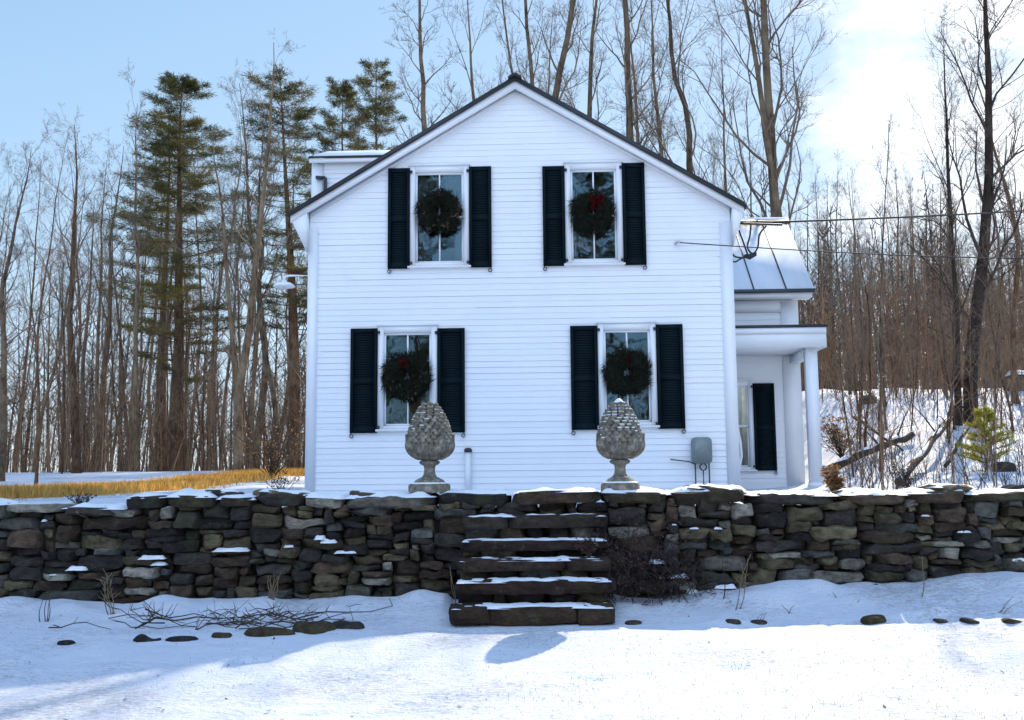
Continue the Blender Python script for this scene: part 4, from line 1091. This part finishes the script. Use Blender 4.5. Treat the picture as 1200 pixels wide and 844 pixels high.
tree_px('pine', 205, 40, 76, 0.0, 'tallest green pine with layered branches left of house', LW, (0, -.01), 1.45)
tree_px('pine2', 190, 46, 120, 2.0, 'narrower pine half hidden behind the tallest pine', LW, (0, .0), 1.2)
tree_px('fork', 281, 32, 50, 5.1, 'thickest bare tree with long limbs between the two pines', LW, (0, -.01), 1.15)
tree_px('maple', 300, 38, 90, 3.3, 'leaning bare tree right of the thickest bare trunk', LW, (0, .04), .95)
tree_px('pine2', 345, 37, 78, 3.0, 'sparse pine rising behind the left eave', LW, (0, .01), 1.35)
tree_px('crook', 325, 34, 120, 1.5, 'crooked bare tree close to left house corner', LW, (0, 0), .95)
tree_px('pine', 416, 46, 92, 1.0, 'pine top above the rear wing roof, left one of two', BH, (0, 0), 1.05)
tree_px('pine2', 447, 44, 72, 4.0, 'pine top above the rear wing roof, taller right one', BH, (0, 0), 1.05)
tree_px('pole', 491, 33, -190, .4, 'straight tall trunk crossing the left roof slope, branchless', BH, (0, -.035), 1.25, vref=140)
tree_px('fork', 552, 36, -40, 2.0, 'many branched bare tree left of the roof peak', BH, (0, -.01), .9, vref=100)
tree_px('pole', 598, 40, -150, 1.2, 'thin dark trunk rising just left of the roof peak', BH, (0, -.03), .75, vref=80)
tree_px('pole', 617, 38, -200, 2.9, 'pale greenish trunk just right of the roof peak', BH, (0, -.01), .85, vref=70)
tree_px('pole', 661, 33, -220, 4.4, 'wavy grey trunk second right of the roof peak', BH, (0, -.005), 1.2, vref=90)
tree_px('ash', 692, 35, -120, 5.2, 'bent trunk with side limb between wavy and forked trunks', BH, (0, .0), .95, vref=120)
tree_px('pole', 727, 33, -230, 3.3, 'tall straight brown trunk above the upper right window', BH, (0, .0), 1.15, vref=130)
tree_px('ash', 745, 42, -60, 1.8, 'thin bare tree right behind the tall straight brown trunk', BH, (0, 0), .7, vref=140)
tree_px('maple', 770, 36, -60, 4.0, 'greenish trunk with fan of rising limbs above right slope', BH, (0, 0), .75, vref=130)
tree_px('crook', 806, 32, -130, .6, 'dark crooked trunk leaning right above the right slope', BH, (0, .035), 1.05, vref=150)
tree_px('beech', 850, 44, 20, 2.6, 'fine twigged bare tree between crooked trunk and the clump', BH, (0, 0), .7, vref=220)
tree_px('clump', 910, 29.5, -420, 1.9, 'thick twin stemmed clump rising behind the ell ridge', BH, (0, 0), 1.0, vref=220)
tree_px('whip', 880, 30, 130, .4, 'thin sapling left of the twin stemmed clump', BH, (0, 0), .9, cat='sapling', vref=230)
tree_px('bank', 1143, 25, -120, 2.9, 'tall big tree with reddish dark trunk on the right bank', RW, (0, -.075), 1.2, vref=400)
tree_px('bank', 1119, 24, 40, 1.1, 'slender dark tree close left of the big bank tree', RW, (0, -.04), .85, vref=420)
tree_px('beech', 1196, 30, 40, 3.7, 'reddish tree at the right picture edge', RW, (0, 0), 1.0)
tree_px('whip', 1032, 21, 150, 2.2, 'thin leaning sapling on the bank above the log', RW, (0, -.05), .9, cat='sapling')
tree_px('ash', 1000, 34, 200, 4.4, 'slender bare tree right of the ell roof', RW, (0, .03), .8)
tree_px('maple', 1060, 40, 190, .9, 'bushy topped bare tree in the middle of the right woods', RW, (0, 0), .8)
# filler trees of the woods
r = random.Random(99)
zones = [(-170, 130, 36, 62, 24, (150, 330), 'slim bare tree deep in the woods behind the left meadow', 'bare trees deep in the left woods'),
         (130, 420, 38, 64, 26, (110, 320), 'slim bare tree in the crowd of trunks around the pines', 'bare trees around the left pines'),
         (480, 880, 40, 60, 9, (30, 200), 'faint bare tree top showing above the roof', 'faint bare tree tops above the roof'),
         (940, 1130, 36, 75, 30, (200, 330), 'slim bare tree in the thicket right of the ell roof', 'bare trees right of the ell'),
         (1110, 1420, 30, 75, 34, (160, 320), 'slim bare tree in woods behind the big bank tree', 'bare trees behind the big bank tree')]
for (u0, u1, d0, d1, n, vt, lab, g) in zones:
    for i in range(n):
        u = r.uniform(u0, u1); D = r.uniform(d0, d1); k = r.choice(['maple', 'maple', 'ash', 'beech', 'beech', 'fork', 'fork', 'crook'])
        tree_px(k, u, D, r.uniform(*vt), r.uniform(0, 6.28), lab, g, (r.gauss(0, .02), r.gauss(0, .06)), r.uniform(.55, .85))
for (u0, u1, d0, d1, n, vt, lab, g) in [(-120, 350, 33, 48, 42, (300, 450), 'bare sapling at the edge of the left woods', 'saplings of the left woods'),
                                   (990, 1110, 21, 34, 26, (260, 430), 'thin bare sapling on the snowy bank left of big tree', 'saplings on the bank left of the big tree'),
                                   (1110, 1320, 18, 34, 24, (240, 430), 'thin bare sapling on the snowy bank right of big tree', 'saplings on the bank right of the big tree')]:
    for i in range(n):
        u = r.uniform(u0, u1); D = r.uniform(d0, d1)
        tree_px(r.choice(['sapling', 'whip']), u, D, r.uniform(*vt), r.uniform(0, 6.28), lab, g, (r.gauss(0, .05), r.gauss(0, .09)), r.uniform(.8, 1.3), cat='sapling')
# trees across the road behind the photographer, mirrored in the window panes
for i in range(30):
    k = ['pine', 'maple', 'beech', 'pine2', 'fork', 'ash', 'gnarl', 'maple'][i % 8]
    plant(k, -26+i*1.8+r.uniform(-1, 1), -14-r.uniform(0, 16), r.uniform(11, 19), r.uniform(0, 6), 'tree across from the house, mirrored in its windows', 'trees across from the house')

# thicket: uncountable brush at the edge of the woods
def thicket(name, n, fn, h0, h1, m, seed, twigs=7):
    r = random.Random(seed); pls = []
    for i in range(n):
        x, y = fn(r); h = r.uniform(h0, h1)*(.6+.4*r.random()); z = gz(x, y); a = r.uniform(0, 6.28); ln = r.uniform(0, .6)*h*r.random()**.5
        p0 = Vector((x, y, z-.05)); e = p0+Vector((math.cos(a)*ln, math.sin(a)*ln*.6, h)); r0 = .006+.004*h*r.uniform(.5, 1.3)
        pts = [p0.lerp(e, t_)+Vector((.08*math.sin(t_*4+i), 0, 0))*t_ for t_ in np.linspace(0, 1, 6)]
        pls.append((pts, list(np.linspace(r0, r0*.3, 6))))
        for k in range(twigs):
            j = r.randint(1, 5); q = pts[j]; L = h*r.uniform(.12, .38); a2 = r.uniform(0, 6.28); e2 = q+Vector((math.cos(a2)*.6, math.sin(a2)*.6, r.uniform(.2, 1.0)))*L; mdl = q.lerp(e2, .5)+Vector((0, 0, -.04*L))
            pls.append(([q, mdl, e2], [r0*.5, r0*.35, r0*.2]))
            for k2 in range(2):
                q2 = mdl.lerp(e2, r.random()); pls.append(([q2, q2+Vector((r.uniform(-1, 1), r.uniform(-1, 1), r.uniform(.1, 1)))*L*.4], [r0*.25, r0*.15]))
    mb = MB(); mb.tubes(pls, 3); tag(mb.build(name, M[m]), kind='stuff')
def px_fn(u0, u1, d0, d1):
    def fn(r):
        D = r.uniform(d0, d1); u = r.uniform(u0, u1); return (u-600)/F*D, D
    return fn
thicket('thicket', 420, px_fn(-200, 400, 34, 50), 1.2, 5.0, 'twig', 1)
thicket('thicket', 420, px_fn(-200, 400, 38, 56), 1.0, 4.5, 'twig_dark', 21)
thicket('thicket', 620, px_fn(930, 1400, 32, 48), 1.5, 6.0, 'twig', 2)
thicket('thicket', 650, px_fn(930, 1400, 40, 66), 1.5, 7.0, 'twig_dark', 22)
thicket('bank_brush', 620, px_fn(985, 1330, 13, 32), .12, 1.1, 'twig_dark', 3, 4)
thicket('bank_brush', 160, px_fn(990, 1330, 15, 32), 1.0, 2.6, 'twig', 7, 5)
thicket('roadside_brush', 1300, lambda r: (r.uniform(-30, 32), r.uniform(-19, -11)), 2.5, 8, 'twig', 8, 6)
thicket('far_thicket', 260, px_fn(-300, 600, 55, 85), 3, 9, 'far_twig', 4, 6)
def far_woods():
    r = random.Random(5); pls = []
    for i in range(520):
        D = r.uniform(64, 120)
        u = r.uniform(-350, 470) if r.random() < .28 else r.uniform(840, 1600)
        x = (u-600)/F*D; z = gz(x, D); h = r.uniform(9, 17)
        p0 = Vector((x, D, z-.2)); e = p0+Vector((r.gauss(0, 1.2), 0, h)); r0 = r.uniform(.08, .19); pts = [p0.lerp(e, t_)+Vector((.2*math.sin(3*t_+i), 0, 0)) for t_ in np.linspace(0, 1, 6)]
        pls.append((pts, list(np.linspace(r0, .02, 6))))
        for k in range(26):
            t_ = r.uniform(.25, .98); q = p0.lerp(e, t_); L = h*.26*(1.15-t_)*r.uniform(.6, 1.2); a = r.uniform(0, 6.28); e2 = q+Vector((math.cos(a)*.7, math.sin(a)*.7, r.uniform(.4, 1.1)))*L
            pls.append(([q, q.lerp(e2, .5)+Vector((0, 0, -.06*L)), e2], [r0*.3, r0*.18, .008]))
            for k2 in range(3):
                q2 = q.lerp(e2, r.uniform(.3, 1)); pls.append(([q2, q2+Vector((r.uniform(-1, 1), r.uniform(-1, 1), r.uniform(.1, 1.2)))*L*.4], [.014, .006]))
    mb = MB(); mb.tubes(pls, 3); tag(mb.build('far_woods', M['far_twig']), kind='stuff')
far_woods()

# ------------------------------------------------------------------ things on the snowy bank
def log(pa, pb, r0, r1, label, snow=True, stubs=4, seed=1):
    a, b = Vector(pa), Vector(pb); r = random.Random(seed); c = a.copy(); n = 12; root = empty('fallen_log', c, label, 'log')
    pts = [a.lerp(b, i/(n-1))-c+Vector((r.gauss(0, .02), r.gauss(0, .02), r.gauss(0, .02))) for i in range(n)]
    mb = MB(); mb.tubes([(pts, list(np.linspace(r0, r1, n)))], 10)
    for k in range(stubs):
        q = pts[r.randint(2, n-2)]; d = Vector((r.uniform(-1, 1), r.uniform(-1, 1), r.uniform(.2, 1)))*r.uniform(.4, 1.1); mb.tubes([([q, q+d*.5+Vector((0, 0, .05)), q+d], [r0*.25, r0*.15, .006])], 5)
    mb.build('bark', M['log'], root, True)
    if snow:
        mb = MB(); s = [(p+Vector((0, 0, np.interp(i, [0, n-1], [r0, r1])*.62))) for i, p in enumerate(pts)]; mb.tubes([(s, [np.interp(i, [0, n-1], [r0, r1])*(.55+.35*math.sin(i*2.1+seed)) for i in range(n)])], 8); mb.build('snow', M['snow'], root, True)
def gp(u, D, dz=0): 
    x = (u-600)/F*D; return (x, D, gz(x, D)+dz)
log(gp(1048, 17.5, .08), gp(1124, 25, .35), .085, .045, 'snow covered trunk fallen slantwise up the bank', True, 5, 1)
log(gp(958, 22.5, .12), gp(1068, 23.2, .22), .10, .07, 'dark log lying level across the bank', True, 3, 2)
log(gp(1104, 20, .1), gp(1132, 21.5, .4), .04, .025, 'short dark broken limb propped beside the big bank tree', False, 2, 3)
log(gp(1000, 24, .9), gp(1056, 22.3, .1), .04, .02, 'thin bent limb leaning over the level log', False, 4, 4)
p = at(1198, 468, 33)
mb = MB(); stone(mb, (.1, 0, .15), (1.1, .8, .8), (.21, .155, .10), .8, 4, CT_BIG); o = mb.build('boulder', M['stone'], None, True, loc=(p.x, 33, gz(p.x, 33))); tag(o, 'tan boulder with snow cap high on the right bank', 'boulder')
sn = MB(); snow_slab(sn, -.4, .6, -.34, .34, .50, .15, 5, 14, 10); sn.build('snow', M['snow'], o, True)
for i, (u, D, s, lab) in enumerate([(1172, 18.5, (.4, .3, .3), 'dark stone beside the young yellow pine on the bank'), (1190, 14.0, (.5, .3, .22), 'dark flat rock on the bank just above the wall at right'), (1120, 14.6, (.3, .25, .14), 'small dark rock in the snow left of the young pine'), (1020, 30, (.5, .4, .35), 'snow capped rock at the top of the bank')]):
    q = gp(u, D); pebble((q[0], D, q[2]+s[2]*.15), s, (.05, .042, .036), lab, i == 3, 'rocks on the bank', 'rock')
def young_pine(u, D, h, label):
    q = gp(u, D); r = random.Random(6); e = empty('young_pine', q, label, 'tree'); pls = [([(0, 0, 0), (.02, 0, h*.5), (0, 0, h)], [.02, .014, .006])]; V = []
    for k in range(60):
        t_ = r.uniform(.05, 1); a = r.uniform(0, 6.28); L = h*.5*(1.15-t_)*r.uniform(.6, 1.2); q0 = Vector((0, 0, h*t_)); e2 = q0+Vector((math.cos(a)*L, math.sin(a)*L, L*.35)); pls.append(([q0, e2], [.008, .003]))
        for m_ in range(85):
            c = q0.lerp(e2, r.uniform(.35, 1.05)); d = norm(Vector((math.cos(a)*.6+r.gauss(0, .7), math.sin(a)*.6+r.gauss(0, .7), r.gauss(.3, .6)))); l = r.uniform(.07, .13); w = norm(d.cross(Vector((r.gauss(0, 1), r.gauss(0, 1), 1))))*.008; V.append([c-w, c+w, c+d*l])
    mb = MB(); mb.tubes(pls, 5); mb.build('trunk', M['bark_red'], e); mb = MB(); mb.blades(np.array([[tuple(p_) for p_ in t] for t in V])); mb.build('crown', M['young_pine'], e)
young_pine(1152, 19, 1.15, 'young yellow green pine at the foot of the big tree')

# ------------------------------------------------------------------ light and sky
AZ, EL = rad(25), rad(36)
to_sun = Vector((math.sin(AZ)*math.cos(EL), math.cos(AZ)*math.cos(EL), math.sin(EL)))
sun = bpy.data.lights.new('sun', 'SUN'); sun.energy = 2.0; sun.angle = rad(.5); sun.color = (1.0, .85, .66)
so = bpy.data.objects.new('sun', sun); COL.objects.link(so); so.rotation_euler = to_sun.to_track_quat('Z', 'Y').to_euler()
w = bpy.data.worlds.new('World'); scene.world = w; w.use_nodes = True
nt = w.node_tree; bg = nt.nodes['Background']
sky = nt.nodes.new('ShaderNodeTexSky'); sky.sky_type = 'NISHITA'; sky.sun_disc = False
sky.sun_elevation = EL; sky.sun_rotation = AZ; sky.altitude = 300; sky.air_density = 1.0; sky.dust_density = .15; sky.ozone_density = 3.0
tc = nt.nodes.new('ShaderNodeTexCoord')
# thin cloud toward the sun
dot = nt.nodes.new('ShaderNodeVectorMath'); dot.operation = 'DOT_PRODUCT'; nt.links.new(tc.outputs['Generated'], dot.inputs[0])
cd = Vector((math.sin(rad(27)), math.cos(rad(27)), .20)).normalized(); dot.inputs[1].default_value = cd
mpn = nt.nodes.new('ShaderNodeMapping'); mpn.inputs['Scale'].default_value = (1, 1, 2.2); nt.links.new(tc.outputs['Generated'], mpn.inputs[0])
cn = nd(nt, 'ShaderNodeTexNoise', Scale=3.2, Detail=6, Roughness=.55); nt.links.new(mpn.outputs[0], cn.inputs['Vector'])
ad = nd(nt, 'ShaderNodeMath', operation='MULTIPLY_ADD'); nt.links.new(cn.outputs[0], ad.inputs[0]); ad.inputs[1].default_value = .30; nt.links.new(dot.outputs['Value'], ad.inputs[2])
cm = ramp(nt, ad.outputs[0], [(.0, (0, 0, 0)), (1.0, (1, 1, 1))])
mr = nd(nt, 'ShaderNodeMapRange'); mr.interpolation_type = 'SMOOTHSTEP'; nt.links.new(ad.outputs[0], mr.inputs[0])
mr.inputs[1].default_value = 1.10; mr.inputs[2].default_value = 1.16; mr.inputs[3].default_value = 0; mr.inputs[4].default_value = .8
dk = nt.nodes.new('ShaderNodeVectorMath'); dk.operation = 'MULTIPLY_ADD'; nt.links.new(sky.outputs[0], dk.inputs[0]); dk.inputs[1].default_value = (.30, .30, .30); dk.inputs[2].default_value = (1, 1, 1)
dv = nt.nodes.new('ShaderNodeVectorMath'); dv.operation = 'DIVIDE'; nt.links.new(sky.outputs[0], dv.inputs[0]); nt.links.new(dk.outputs[0], dv.inputs[1])
tinted = mix(nt, 1.0, dv.outputs[0], (.84, .95, 1.07), 'MULTIPLY')
mx = mix(nt, mr.outputs[0], tinted, (3.3, 3.35, 3.4))
# bright cloud added behind the camera, out of view, to brighten the house front
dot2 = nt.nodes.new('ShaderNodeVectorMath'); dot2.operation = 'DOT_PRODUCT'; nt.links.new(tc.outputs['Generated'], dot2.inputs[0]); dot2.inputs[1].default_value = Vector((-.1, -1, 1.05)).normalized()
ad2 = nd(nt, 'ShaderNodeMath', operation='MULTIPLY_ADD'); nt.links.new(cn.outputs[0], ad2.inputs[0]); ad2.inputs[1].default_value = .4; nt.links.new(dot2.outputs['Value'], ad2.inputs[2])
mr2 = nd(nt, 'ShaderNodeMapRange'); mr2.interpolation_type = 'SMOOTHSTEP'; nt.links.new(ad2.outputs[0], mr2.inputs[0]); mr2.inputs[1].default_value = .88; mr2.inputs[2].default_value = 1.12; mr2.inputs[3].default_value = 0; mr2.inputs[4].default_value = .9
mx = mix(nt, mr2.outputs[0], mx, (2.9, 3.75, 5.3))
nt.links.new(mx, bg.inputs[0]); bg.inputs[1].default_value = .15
scene.view_settings.view_transform = 'Standard'; scene.view_settings.look = 'None'; scene.view_settings.gamma = 1
scene.view_settings.exposure = 1.56
scene.render.engine = 'CYCLES'
scene.cycles.max_bounces = 6; scene.cycles.diffuse_bounces = 3; scene.cycles.glossy_bounces = 3; scene.cycles.transparent_max_bounces = 12
scene.cycles.use_denoising = True
